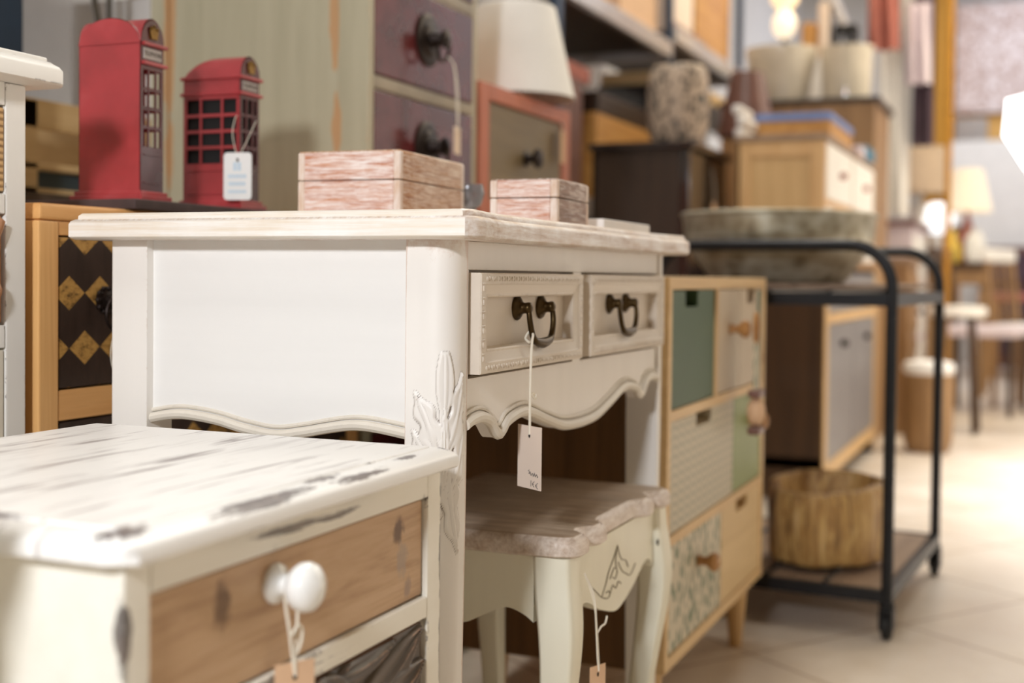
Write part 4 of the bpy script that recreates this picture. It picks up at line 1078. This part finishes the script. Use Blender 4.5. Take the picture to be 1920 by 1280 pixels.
bb.box(x0 + .045, x1 - .045, y0 + .001, y0 + .03, z1 - .05, z1, .002).box(x0 + .045, x1 - .045, y0 + .001, y0 + .03, z0, z0 + .04, .002)
bb.box(x0, x1, y1 - .03, y1, z0, z1, .003).box(x0, x0 + .012, y0, y1, z0, z1).box(x0 + .02, x1, y0 + .03, y1 - .03, .965, .985).box(x0 + .02, x1, 4.74, 4.77, z0, z1)
PN.part('frame', bb, M['pine_pale'])
PN.part('side_panel', MB().box(x0 + .045, x1 - .045, y0 + .008, y0 + .022, z0 + .04, z1 - .05), M['natural'])
PN.part('top', MB().box(x0 - .006, x1 + .01, y0 - .006, y1 + .006, z1, z1 + .02, .003), M['shelf_wood'])
for a, b in ((y0 + .032, 4.737), (4.773, y1 - .032)):
    for za, zb_ in ((z0 + .005, .962), (.988, z1 - .004)):
        dr = PN.part('drawer', MB().box(x1 - .02, x1 + .004, a, b, za, zb_, .003), M['white_cloth'])
        PN.part('knob', MB().ball((x1 + .014, (a + b) / 2, (za + zb_) / 2), .014, 10), M['terracotta'], dr)
CR = Thing('wooden_crate', 'honey wood crate with a blue lid on top of the pale pine drawer unit', 'crate', (-.82, 4.52, 1.195))
CR.part('body', MB().box(-.945, -.69, 4.42, 4.95, 1.195, 1.275, .003), M['tan_box'])
CR.part('lid', MB().box(-.95, -.685, 4.415, 4.955, 1.275, 1.30, .003), M['blue_lid'])
for i, (z, dx, lb) in enumerate(((1.195, 0, 'lowest folded white cloth beside the blue lidded crate'), (1.235, .006, 'middle folded white cloth beside the blue lidded crate'), (1.273, -.01, 'topmost folded white cloth beside the blue lidded crate'))):
    single('folded_cloth', MB().box(-.975 + dx, -.935 + dx - .016 + .01, 4.20, 4.40, z, z + .037, .012, 3), M['white_paper'], lb, 'cloth', (-.96, 4.3, z), 0, 'folded white cloths on the pine unit')
single('gift_parcel', MB().box(-.70, -.665, 5.02, 5.16, 1.195, 1.245, .006), M['lilac'], 'small pinkish parcel at the front edge of the pine unit top', 'parcel', (-.68, 5.1, 1.195))
single('folded_teal_cloth', MB().box(-.80, -.655, 5.18, 5.39, 1.195, 1.262, .02, 3), M['teal'], 'folded teal cloth at the far end of the pine unit top', 'cloth', (-.73, 5.28, 1.195))
# tall display plinth behind, carrying two planters
PL = Thing('display_cabinet', 'tall dark brown display cabinet behind the pale pine drawer unit', 'cabinet', (-1.0, 5.8, 0))
PL.part('body', MB().box(-1.35, -.68, 5.56, 6.10, 0, 1.485, .004), M['tan_wood']); PL.part('top', MB().box(-1.36, -.66, 5.55, 6.11, 1.485, 1.51, .004), M['espresso'])
def planter(label, x, y, z, rt, rb, h):
    T = Thing('planter', label, 'planter', (x, y, z), 0, 'cream glazed planters on the display cabinet')
    T.part('pot', MB().lathe([(.0005, 0), (rb * .85, 0), (rb * .9, .01), (rb, .03), (rt * .97, h * .82), (rt, h * .95), (rt, h), (rt - .012, h), (rt - .015, h * .9), (rb - .015, .04), (.0005, .03)], (x, y, z), 2, 36), M['glazed'], smooth=50)
planter('cream glazed planter nearer the rack, left of the pair on the dark display cabinet', -1.125, 5.78, 1.51, .162, .120, .26)
planter('cream glazed planter at the outer end of the dark display cabinet', -.835, 5.80, 1.51, .118, .108, .255)
BL = Thing('table_lamp', 'brown lamp with tapered reddish brown shade beside the cream planters', 'lamp', (-1.10, 4.50, 1.195))
x, y = -1.13, 5.09
BL.e.location = (x, y, 0); BL.loc = Vector((x, y, 0))
BL.part('base', MB().lathe([(.0005, 0), (.11, 0), (.11, .02), (.03, .05), (.02, .10), (.02, 1.30), (.0005, 1.30)], (x, y, 0), 2, 20), M['espresso'])
BL.part('lamp_shade', MB().lathe([(.115, 1.30), (.12, 1.30), (.065, 1.56), (.06, 1.56), (.05, 1.555), (.112, 1.305)], (x, y, 0), 2, 32, cap=False), M['brown_lac'])

WU = Thing('shelf_unit', 'white shelf unit behind the cream planters carrying lamps and frames', 'shelf', (-1.1, 6.32, 0))
WU.part('body', MB().box(-1.38, -.86, 6.2, 6.44, 0, 1.80, .004), M['white_wall'])
for i, (x, lb) in enumerate(((-1.215, 'small lit white lamp on the white shelf unit'),)):
    T = Thing('table_lamp', lb, 'lamp', (x, 6.3, 1.80)); T.part('base', MB().lathe([(.0005, 0), (.05, 0), (.05, .01), (.012, .02), (.012, .16), (.0005, .16)], (x, 6.3, 1.80), 2, 16), M['steel'])
    T.part('lamp_shade', MB().ball((x, 6.3, 1.99), (.06, .06, .075), 16), emit('warm white bulb glass', (255, 240, 214), .8)); T.part('lamp_shade', MB().ball((x, 6.3, 2.145), (.075, .075, .085), 16), emit('warm bulb glass', (255, 230, 186), .9))
carton('pale rose tall box on the white shelf unit', -1.04, -.985, 6.24, 6.36, 1.80, 2.08, 'tag', 'carton', 'box', None, .02)
carton('honey coloured small box on the white shelf unit', -1.12, -1.05, 6.24, 6.36, 1.80, 1.98, 'tan_box', 'carton', 'box', None, .01)
FB = Thing('display_stand', 'black open display stand with silver bar at the end of the white shelf unit', 'stand', (-.91, 6.3, 1.80))
for x in (-.955, -.905, -.866): FB.part('upright', MB().box(x - .010, x + .006, 6.24, 6.36, 1.80, 1.93, .002), M['rubber'])
FB.part('board', MB().box(-.965, -.86, 6.24, 6.36, 1.93, 1.96, .002), M['rubber'])
FB.part('bar', MB().box(-.935, -.90, 6.24, 6.36, 1.96, 2.14, .006).rot(math.radians(-24), (-.9, 6.3, 1.97), 'Y'), M['rack_grey'])
# dark cabinet with patterned drum
DK = Thing('dark_cabinet', 'espresso brown cabinet with overhanging top and glazed door behind the zinc tub', 'cabinet', (-1.16, 3.95, 0))
x0, x1, y0, y1 = -1.31, -1.0, 3.72, 4.20
bb = MB().box(x0, x1, y0, y0 + .022, 0, 1.115, .003).box(x0, x1, y1 - .022, y1, 0, 1.115, .003).box(x0, x0 + .012, y0, y1, .05, 1.115).box(x0, x1, y0 + .02, y1 - .02, .05, .09).box(x0, x1 - .003, y0 + .02, y1 - .02, .545, .575)
DK.part('body', bb, M['espresso'])
DK.part('stile', MB().box(x1 - .03, x1 + .003, y0 - .002, y0 + .026, 0, 1.115, .003), M['espresso_gloss'])
DK.part('top', MB().box(x0 - .012, x1 + .02, y0 - .02, y1 + .02, 1.115, 1.138, .006), M['espresso_gloss'])
for za, zb_ in ((.095, .54), (.58, 1.11)): DK.part('door', MB().box(x1 - .02, x1 + .001, y0 + .028, y1 - .024, za, zb_, .003), M['dark_glass'])
tag('price_tag', 'small pale tag on the glazed door of the espresso cabinet', None, (-.985, 3.985, .965), .05, .055, 0, [[(-.984, 3.985, .957), (-.986, 3.986, 1.02), (-.996, 3.99, 1.075)]], M['tag_kraft'])
single('patterned_drum', MB().lathe([(.0005, 0), (.070, 0), (.082, .008), (.094, .05), (.098, .12), (.097, .19), (.090, .235), (.078, .250), (.060, .252), (.055, .246), (.0005, .246)], (-1.075, 3.86, 1.138), 2, 44), M['drum'], 'beige ceramic jar with dark leaf spots on the espresso cabinet', 'jar', (-1.075, 3.86, 1.138), 0, None, 50)

# ================================================================== RACK with shelves (blue posts)
RK = Thing('storage_rack', 'dark blue steel rack with pale grey shelf edges behind the furniture', 'rack', (-1.8, 5.1, 0))
for k, y in enumerate((3.79, 5.10, 6.40)):
    for x in (-1.45, -1.98): RK.part('post', MB().box(x - .03, x, y - .025, y + .025, 0, 2.9, .003), M['rack_blue'])
for (ya, yb, z) in ((3.815, 5.075, 1.655), (5.125, 6.375, 1.735), (3.815, 5.075, .95), (5.125, 6.375, .95), (3.815, 5.075, 2.5), (5.125, 6.375, 2.5)):
    RK.part('shelf', MB().box(-1.97, -1.47, ya, yb, z + .012, z + .030), M['shelf_under'])
    RK.part('shelf_edge', MB().box(-1.47, -1.44, ya, yb, z - .02, z + .045, .004), M['rack_grey'])
    for y in (ya + .01, yb - .01): RK.part('cross_bar', MB().box(-1.96, -1.47, y - .015, y + .015, z - .03, z + .012, .002), M['rack_grey'])
carton('tan parcel on the upper rack shelf left of the blue post', -1.85, -1.50, 4.55, 5.03, 1.685, 2.15, 'tag_kraft')
carton('pale parcel on the upper rack shelf right of the blue post', -1.85, -1.50, 5.17, 5.62, 1.765, 2.3, 'tag')
carton('honey wood case on the upper rack shelf near the third post', -1.85, -1.50, 5.66, 6.34, 1.765, 2.4, 'tan_box')
carton('brown low box near the bright end of the upper rack shelf', -1.495, -1.472, 5.2, 5.75, 1.765, 1.82, 'brown_lac')
carton('ochre box far along the upper rack shelf', -1.86, -1.52, 4.2, 4.5, 1.685, 2.0, 'ochre')
carton('reddish brown glossy chest on the lower rack shelf by the white lampshade', -1.80, -1.49, 3.84, 4.12, .98, 1.40, 'brown_lac', 'chest', 'chest')
carton('rust coloured case lying on the glossy reddish brown chest', -1.80, -1.49, 3.83, 4.20, 1.40, 1.455, 'terracotta', 'case', 'case')
carton('honey brown chest in the shade of the rack behind the spotted jar', -1.85, -1.50, 4.30, 5.05, .98, 1.32, 'tan_box', 'chest', 'chest')
carton('dark flat chest on the honey brown chest inside the rack', -1.85, -1.50, 4.32, 5.03, 1.32, 1.40, 'espresso', 'chest', 'chest')
carton('honey wood cabinet on the lower rack shelf right of the spotted jar', -1.80, -1.48, 5.16, 5.80, .98, 1.42, 'tan_box', 'cabinet', 'cabinet')
carton('black case on the honey wood cabinet right of the spotted jar', -1.80, -1.47, 5.16, 6.1, 1.42, 1.55, 'espresso_gloss', 'case', 'case')
carton('pale wood plank case under the bright rack shelf end', -1.80, -1.47, 5.2, 6.2, 1.55, 1.61, 'natural_y', 'case', 'case')

# rack bay at the far left behind the pine cabinet
RL = Thing('storage_rack', 'dark blue rack with light shelf behind the pine cabinet at the upper left', 'rack', (-1.8, 2.2, 0))
for y in (1.475, 3.0):
    for x in (-1.47, -2.1): RL.part('post', MB().box(x - .05, x, y - .03, y + .03, 0, 2.6, .003), M['rack_blue'])
for z in (.83, 1.52): RL.part('shelf', MB().box(-2.1, -1.52, 1.51, 2.97, z, z + .02), M['shelf_under'])
CB = Thing('wooden_crate', 'pale wood crate on the rack shelf behind the taller telephone box', 'crate', (-1.72, 1.80, .85))
cr = MB().box(-1.80, -1.57, 1.60, 2.02, .85, .862)
cr.box(-1.80, -1.57, 1.60, 1.612, .965, 1.01, .002).box(-1.80, -1.57, 1.60, 1.612, .895, .905, .002).box(-1.585, -1.57, 1.60, 2.02, .962, 1.012, .002).box(-1.585, -1.57, 1.60, 2.02, .893, .905, .002).box(-1.80, -1.785, 1.60, 2.02, .86, 1.01, .002)
cr.box(-1.585, -1.57, 1.60, 1.64, .85, 1.01, .002).box(-1.585, -1.57, 1.98, 2.02, .85, 1.01, .002)
CB.part('frame', cr, M['natural_y'])
CB.part('panel', MB().box(-1.60, -1.586, 1.60, 2.02, .855, .893, .002), M['blue_grey_wood'], label='dark teal lower board')
HG = Thing('hanging_tool', 'black hanging clip with chrome prongs above the taller telephone box', 'hanger', (-1.62, 1.86, 1.42))
HG.part('head', MB().box(-1.66, -1.60, 1.80, 1.90, 1.30, 1.42, .02, 3), M['rubber'])
pb = MB(); pb.tube([(-1.625, 1.835, 1.31), (-1.625, 1.838, 1.22), (-1.62, 1.85, 1.15)], .006, 8); pb.tube([(-1.622, 1.872, 1.31), (-1.622, 1.875, 1.22), (-1.62, 1.872, 1.15)], .006, 8)
n = N('chrome'); HG.part('prong', pb, n.done(lin((190, 192, 196)), .15, 1.0))
single('wooden_hook', MB().lathe([(.0005, 0), (.012, .004), (.016, .02), (.011, .045), (.009, .10), (.0005, .14)], (-1.64, 1.76, 1.30), 2, 16), M['brown_lac'], 'small turned wooden knob hanging under the left rack shelf', 'hook', (-1.64, 1.76, 1.30))
carton('ochre wooden case on the left rack shelf beside the sage green chest', -1.85, -1.60, 2.20, 2.44, 1.27, 1.50, 'ochre_pale', 'case', 'case')
carton('white storage box on the left rack behind the taller telephone box', -1.85, -1.60, 2.02, 2.44, .85, 1.27, 'white_paper', 'carton', 'box')

# ================================================================== FAR AISLE
FA = Thing('carved_cabinet', 'tan carved wooden cabinet seen between the black trolley posts', 'cabinet', (-.78, 6.35, 0))
FA.part('body', MB().box(-.84, -.58, 6.13, 6.585, 0, .80, .006), M['tan_wood'])
FA.part('top', MB().box(-.85, -.56, 6.12, 6.60, .80, .83, .004), M['shelf_wood'])
cv = MB()
for i in range(3):
    for j in range(7): FA.part('carving', MB().ball((-.580, 6.21 + .145 * i, .09 + .105 * j), (.012, .06, .04), 10), M['tan_wood'])
BK = Thing('laundry_basket', 'round woven basket with white cushion lid beside the black trolley', 'basket', (-.43, 5.55, 0))
x, y = -.44, 5.55
BK.part('body', MB().lathe([(.0005, 0), (.085, 0), (.10, .05), (.105, .30), (.10, .33), (.0005, .33)], (x, y, 0), 2, 24), M['tan_wood'])
BK.part('cushion', MB().lathe([(.0005, .33), (.10, .33), (.108, .35), (.10, .375), (.06, .385), (.0005, .388)], (x, y, 0), 2, 24), M['white_cloth'])
CH = Thing('white_console', 'whitewashed chest with pale top along the far aisle', 'chest of drawers', (-.80, 7.0, 0))
CH.part('body', MB().box(-1.1, -.62, 6.65, 7.5, 0, 1.0, .005), M['lilac']); CH.part('top', MB().box(-1.12, -.60, 6.63, 7.52, 1.0, 1.03, .004), M['brown_lac'])
for z in (.15, .43, .71):
    for yy in (6.70, 7.10):
        d_ = CH.part('drawer', MB().box(-.64, -.614, yy, yy + .36, z, z + .25, .004), M['white_cloth']); CH.part('knob', MB().ball((-.605, yy + .18, z + .125), .018, 10), M['iron'], d_)
def cloth(name, label, x0, x1, y0, y1, z0, z1, m, cat='cloth', group=None):
    mb = MB(); loops = []
    for k in range(9):
        z = z0 + (z1 - z0) * k / 8; l = []
        for i in range(25):
            u = i / 24; l.append((x0 + (x1 - x0) * u, y0 + .035 * math.sin(u * 14 + k * .25) * (1 - .3 * k / 8), z))
        for i in range(24, -1, -1):
            u = i / 24; l.append((x0 + (x1 - x0) * u, y0 + .02 + .035 * math.sin(u * 14 + k * .25) * (1 - .3 * k / 8), z))
        loops.append(l)
    mb.loft(loops)
    return single(name, mb, M[m], label, cat, ((x0 + x1) / 2, y0, z0), 0, group, 60)
# a rail they hang from
RA = Thing('clothes_rail', 'steel rail with cloths hanging from it over the far aisle furniture', 'rail', (-.8, 7.2, 0))
RA.part('bar', MB().tube([(-1.7, 6.62, 2.32), (-.45, 6.62, 2.32)], .014, 8), M['steel'])
RA.part('post', MB().tube([(-1.7, 6.62, 0), (-1.7, 6.62, 2.33)], .016, 8), M['steel']); RA.part('post', MB().tube([(-.45, 6.62, 0.0), (-.45, 6.62, 2.33)], .016, 8), M['ochre'])
g = 'cloths hanging on the far rail'
cloth('hanging_cloth', 'long white cloth hanging on the far rail behind the pine unit', -.80, -.645, 6.66, 6.68, 1.05, 2.30, 'white_cloth', 'cloth', g)
cloth('hanging_cloth', 'red brown cloth hanging high on the far rail', -.84, -.685, 6.50, 6.52, 1.87, 2.30, 'terracotta', 'cloth', g)
cloth('hanging_cloth', 'pale lilac cloth hanging on the far rail beside the ochre column', -.655, -.535, 6.54, 6.56, 1.70, 2.10, 'lilac', 'cloth', g)
cloth('hanging_cloth', 'dark aubergine cloth under the pale lilac cloth on the far rail', -.630, -.525, 6.62, 6.64, 1.40, 2.28, 'aubergine', 'cloth', g)
def lamp(name, label, x, y, z, hb, rb, rt, hs, m, bm, base_r=.05, glow=False):
    T = Thing(name, label, 'lamp', (x, y, z), 0, 'table lamps along the far aisle')
    T.part('base', MB().lathe([(.0005, 0), (base_r, 0), (base_r, .015), (base_r * .5, .03), (base_r * .75, hb * .3), (base_r * .9, hb * .5), (base_r * .35, hb * .85), (.012, hb), (.012, hb + .03), (.0005, hb + .03)], (x, y, z), 2, 24), M[bm])
    T.part('lamp_shade', MB().lathe([(rb - .004, hb), (rb, hb), (rt, hb + hs), (rt - .004, hb + hs), (.02, hb + hs - .006), (.02, hb + hs - .012), (rt - .008, hb + hs - .012)], (x, y, z), 2, 36, cap=False), m if not isinstance(m, str) else M[m], smooth=50)
lamp('table_lamp', 'table lamp with broad taupe drum shade on the far chest', -.66, 7.40 - .0, 1.03, .18, .150, .145, .26, 'taupe', 'white_cloth')
ng = N('glowing cream shade'); ng.b.inputs['Emission Color'].default_value = lin((255, 236, 206)); ng.b.inputs['Emission Strength'].default_value = .25
shade_glow = ng.done(lin((244, 234, 216)), .8)
TBL = Thing('side_table', 'dark wooden side table carrying the lit cream lamp at the far end', 'table', (-.55, 8.5, 0))
TBL.part('tabletop', MB().box(-.86, -.30, 8.25, 8.95, .80, .84, .004), M['brown_dark'])
TBL.part('drawer', MB().box(-.84, -.32, 8.27, 8.93, .70, .80, .004), M['tan_wood'])
for xx in (-.83, -.37):
    for yy in (8.30, 8.86): TBL.part('leg', MB().box(xx, xx + .045, yy, yy + .045, 0, .70, .003), M['tan_wood'])
lamp('table_lamp', 'lit table lamp with cream cone shade and wooden base at the far end', -.455, 8.46, .84, .32, .15, .09, .27, shade_glow, 'terracotta', .06)
gl = emit('white globe glow', (250, 252, 255), 1.3)
GB = Thing('globe_lamp', 'glowing white globe lamp between the taupe and the cream lamp', 'lamp', (-.66, 8.78, .84), 0, None)
GB.part('base', MB().lathe([(.0005, 0), (.06, 0), (.05, .02), (.03, .05), (.03, .19), (.0005, .20)], (-.66, 8.78, .84), 2, 20), M['white_cloth']); GB.part('globe', MB().ball((-.66, 8.78, 1.135), .11, 20), gl)
single('yellow_bottle', MB().lathe([(.0005, 0), (.05, 0), (.055, .04), (.05, .10), (.022, .15), (.018, .20), (.022, .205), (.0005, .205)], (-.535, 8.35, .84), 2, 20), M['yellow'], 'yellow glazed bottle on the far side table', 'bottle', (-.535, 8.35, .84))
single('white_jar', MB().lathe([(.0005, 0), (.05, 0), (.065, .05), (.06, .14), (.035, .18), (.04, .20), (.0005, .20)], (-.40, 8.33, .84), 2, 20), M['white_ceramic'], 'white porcelain jar on the far side table right of the yellow bottle', 'jar', (-.42, 8.33, .84))
def chair(label, x, y, rot, seat_m, wood_m, back_top=None):
    T = Thing('chair', label, 'chair', (x, y, 0), rot, 'chairs along the far aisle')
    for sx in (-1, 1):
        for sy in (-1, 1): T.part('leg', MB().lathe([(.014, 0), (.02, .42)], (x + sx * .18, y + sy * .18, 0), 2, 12), M[wood_m])
    T.part('seat', MB().box(x - .21, x + .21, y - .21, y + .21, .42, .48, .02, 3), M[seat_m])
    bk = MB()
    for sx in (-1, 1): bk.tube([(x + sx * .18, y + .19, .45), (x + sx * .185, y + .215, .70), (x + sx * .19, y + .24, .88)], .016, 10)
    for k in range(3): bk.tube([(x - .09 + .09 * k, y + .195, .47), (x - .09 + .09 * k, y + .235, .86)], .009, 8)
    T.part('backrest', bk, M[wood_m])
    T.part('top_rail', MB().box(x - .22, x + .22, y + .215, y + .265, .83, .91, .022, 3), M[back_top or wood_m])
chair('white topped wooden chair beside the far side table', -.02, 7.75, math.radians(70), 'white_cloth', 'tan_wood', 'white_cloth')
chair('dark wooden chair with pale seat at the far end of the aisle', -.30, 7.35, math.radians(80), 'lilac', 'brown_dark')
STL = Thing('bar_stool', 'brown wooden stool with white seat beyond the woven basket', 'stool', (-.38, 6.35, 0))
STL.part('seat', MB().lathe([(.0005, .55), (.13, .55), (.14, .57), (.13, .60), (.0005, .605)], (-.38, 6.35, 0), 2, 28), M['white_cloth'])
for a in (.7, 2.3, 3.9, 5.5): STL.part('leg', MB().tube([(-.38 + .13 * math.cos(a), 6.35 + .13 * math.sin(a), 0), (-.38 + .09 * math.cos(a), 6.35 + .09 * math.sin(a), .55)], .014, 10), M['brown_dark'])
TC = Thing('tall_cabinet', 'tan wooden cabinet standing at the foot of the ochre column', 'cabinet', (-.78, 10.4, 0))
TC.part('body', MB().box(-1.0, -.62, 10.2, 10.6, 0, 1.12, .005), M['tan_wood']); TC.part('top', MB().box(-1.02, -.60, 10.18, 10.62, 1.12, 1.15, .004), M['brown_dark'])
TC.part('door', MB().box(-.625, -.612, 10.23, 10.57, .08, 1.08, .004), M['tan_box'])
DT = Thing('dining_table', 'orange brown wooden table with white cloth parcel on it at the far right', 'table', (.05, 10.2, 0))
DT.part('tabletop', MB().box(-.45, .75, 9.9, 10.9, .58, .63, .004), M['terracotta'])
for xx in (-.40, .62):
    for yy in (9.95, 10.78): DT.part('leg', MB().box(xx, xx + .08, yy, yy + .08, 0, .58, .004), M['tan_box'])
DB = Thing('bookcase', 'dark brown bookcase against the white panel at the far right', 'bookcase', (.1, 11.6, 0))
DB.part('body', MB().box(-.50, 1.1, 11.4, 11.8, 0, 1.02, .005), M['brown_lac'])
for k in range(3): DB.part('shelf', MB().box(-.46, 1.06, 11.36, 11.40, .12 + .3 * k, .36 + .3 * k, .004), M['aubergine'])
struct('trim_1', MB().box(-1.02, -.80, 12.0, 12.3, 0, 3.6), M['ochre'])
struct('trim_2', MB().box(-.80, 2.6, 12.3, 12.45, 1.98, 2.25), M['ochre_pale'])
single('mosaic_panel', MB().box(-.78, 2.2, 12.22, 12.28, 2.26, 3.25, .004), M['mosaic'], 'large speckled rosy panel mounted high on the far wall', 'panel', (.7, 12.25, 2.26))
single('framed_picture', MB().box(-.78, -.50, 12.24, 12.28, 2.0, 2.22, .006), M['sign_grey'], 'small greyish picture under the speckled panel', 'picture', (-.64, 12.26, 2.0))
single('partition', MB().box(-.84, 2.2, 11.95, 12.05, 0, 1.98, .005), M['white_cloth'], 'plain white partition panel at the far end of the aisle', 'partition', (.7, 12.0, 0))
# photographer's softbox at the right
SB = Thing('softbox_light', 'bright white softbox light at the right edge of the aisle', 'lamp', (.2, 2.5, 0))
f0 = [(-.0800, 2.582, .999), (-.075, 2.586, 1.071), (-.042, 2.600, 1.081), (.173, 2.693, 1.15), (.41, 2.792, 1.061), (.415, 2.787, .836), (.182, 2.685, .69), (-.039, 2.597, .933)]
f1 = [(.16 + (p[0] - .16) * .45 - .06, 2.72 + (p[1] - 2.72) * .45 + .20, .95 + (p[2] - .95) * .45) for p in f0]
SB.part('diffuser', MB().add(f0, [list(range(len(f0)))]), emit('softbox white', (255, 255, 255), 2.2))
SB.part('shell', MB().loft([[(p[0] - .001, p[1] + .003, p[2]) for p in f0], f1], True, True), M['rubber'])
SB.part('stand', MB().tube([(.37, 2.99, .02), (.37, 2.99, 1.0)], .014, 10), M['steel'])
SB.part('arm', MB().tube([(.16, 2.90, .95), (.37, 2.99, .95)], .012, 10), M['steel'])
for a in (.4, 2.5, 4.6): SB.part('leg', MB().tube([(.37, 2.99, .30), (.37 + .28 * math.cos(a), 2.99 + .28 * math.sin(a), .012)], .009, 8), M['steel'])

# ================================================================== CAMERA
cam = bpy.data.cameras.new('camera'); co = bpy.data.objects.new('camera', cam); COL.objects.link(co)
YAW, PIT, ROL = math.radians(23.0), math.radians(1.45), math.radians(.6)
f = Vector((-math.sin(YAW) * math.cos(PIT), math.cos(YAW) * math.cos(PIT), -math.sin(PIT))); r_ = Vector((math.cos(YAW), math.sin(YAW), 0)); u = r_.cross(f)
r2 = r_ * math.cos(ROL) + u * math.sin(ROL); u2 = u * math.cos(ROL) - r_ * math.sin(ROL)
mw = Matrix((r2, u2, -f)).transposed().to_4x4(); mw.translation = (0, 0, .72); co.matrix_world = mw
cam.sensor_width = 36; cam.lens = 2347 * 36 / 1920; cam.shift_y = -(640 - 577.97) / 1920; cam.clip_start = .05
cam.dof.use_dof = True; cam.dof.focus_distance = 1.20; cam.dof.aperture_fstop = 3.2; cam.dof.aperture_blades = 0
sc.camera = co

# ================================================================== LIGHT
w = bpy.data.worlds.new('hall light'); sc.world = w; w.use_nodes = True
w.node_tree.nodes['Background'].inputs[0].default_value = lin((255, 208, 138)); w.node_tree.nodes['Background'].inputs[1].default_value = .085
def area(name, loc, target, size, power, col=(255, 255, 255), sizey=None):
    l = bpy.data.lights.new(name, 'AREA'); l.energy = power; l.color = lin(col)[:3]; l.size = size
    if sizey: l.shape = 'RECTANGLE'; l.size_y = sizey
    o = bpy.data.objects.new(name, l); COL.objects.link(o); o.location = loc
    o.rotation_euler = (Vector(target) - Vector(loc)).to_track_quat('-Z', 'Y').to_euler(); return o
area('key_lamp', (-.305, -.66, 1.35), (-.75, 1.2, .65), 0.16, 25.5, (246, 249, 255))
area('overhead_fill', (-.75, .2, 3.2), (-.75, .2, 0), .5, 22, (252, 250, 246), .9)  # unseen overhead fill, added to brighten the near furniture tops
area('overhead_fill', (-.95, 3.0, 3.2), (-.95, 3.0, 0), .5, 36, (255, 250, 240), 1.8)  # second added fill, lifts the lampshade, planters and pine behind
area('hall_lamp', (.4, 6.0, 3.4), (.0, 6.0, 0), 1.6, 155, (255, 240, 214), 5.0)
area('hall_lamp', (.6, 10.2, 3.4), (.3, 10.4, 0), 2.0, 88, (236, 242, 255), 3.5)
al = area('aisle_floor_fill', (.9, 4.7, 3.3), (.9, 4.7, 0), 1.0, 45, (248, 250, 255), 2.0); al.data.spread = math.radians(50)  # unseen narrow fill, added to brighten the floor but not the fronts
area('hall_lamp', (1.7, 1.5, 3.2), (1.2, 1.8, 0), .8, 5, (255, 208, 138), 2.5)

vs = sc.view_settings
sc.display_settings.display_device = 'sRGB'; vs.view_transform = 'Standard'; vs.look = 'None'; vs.exposure = 0.0; vs.gamma = 1.0; vs.use_curve_mapping = False
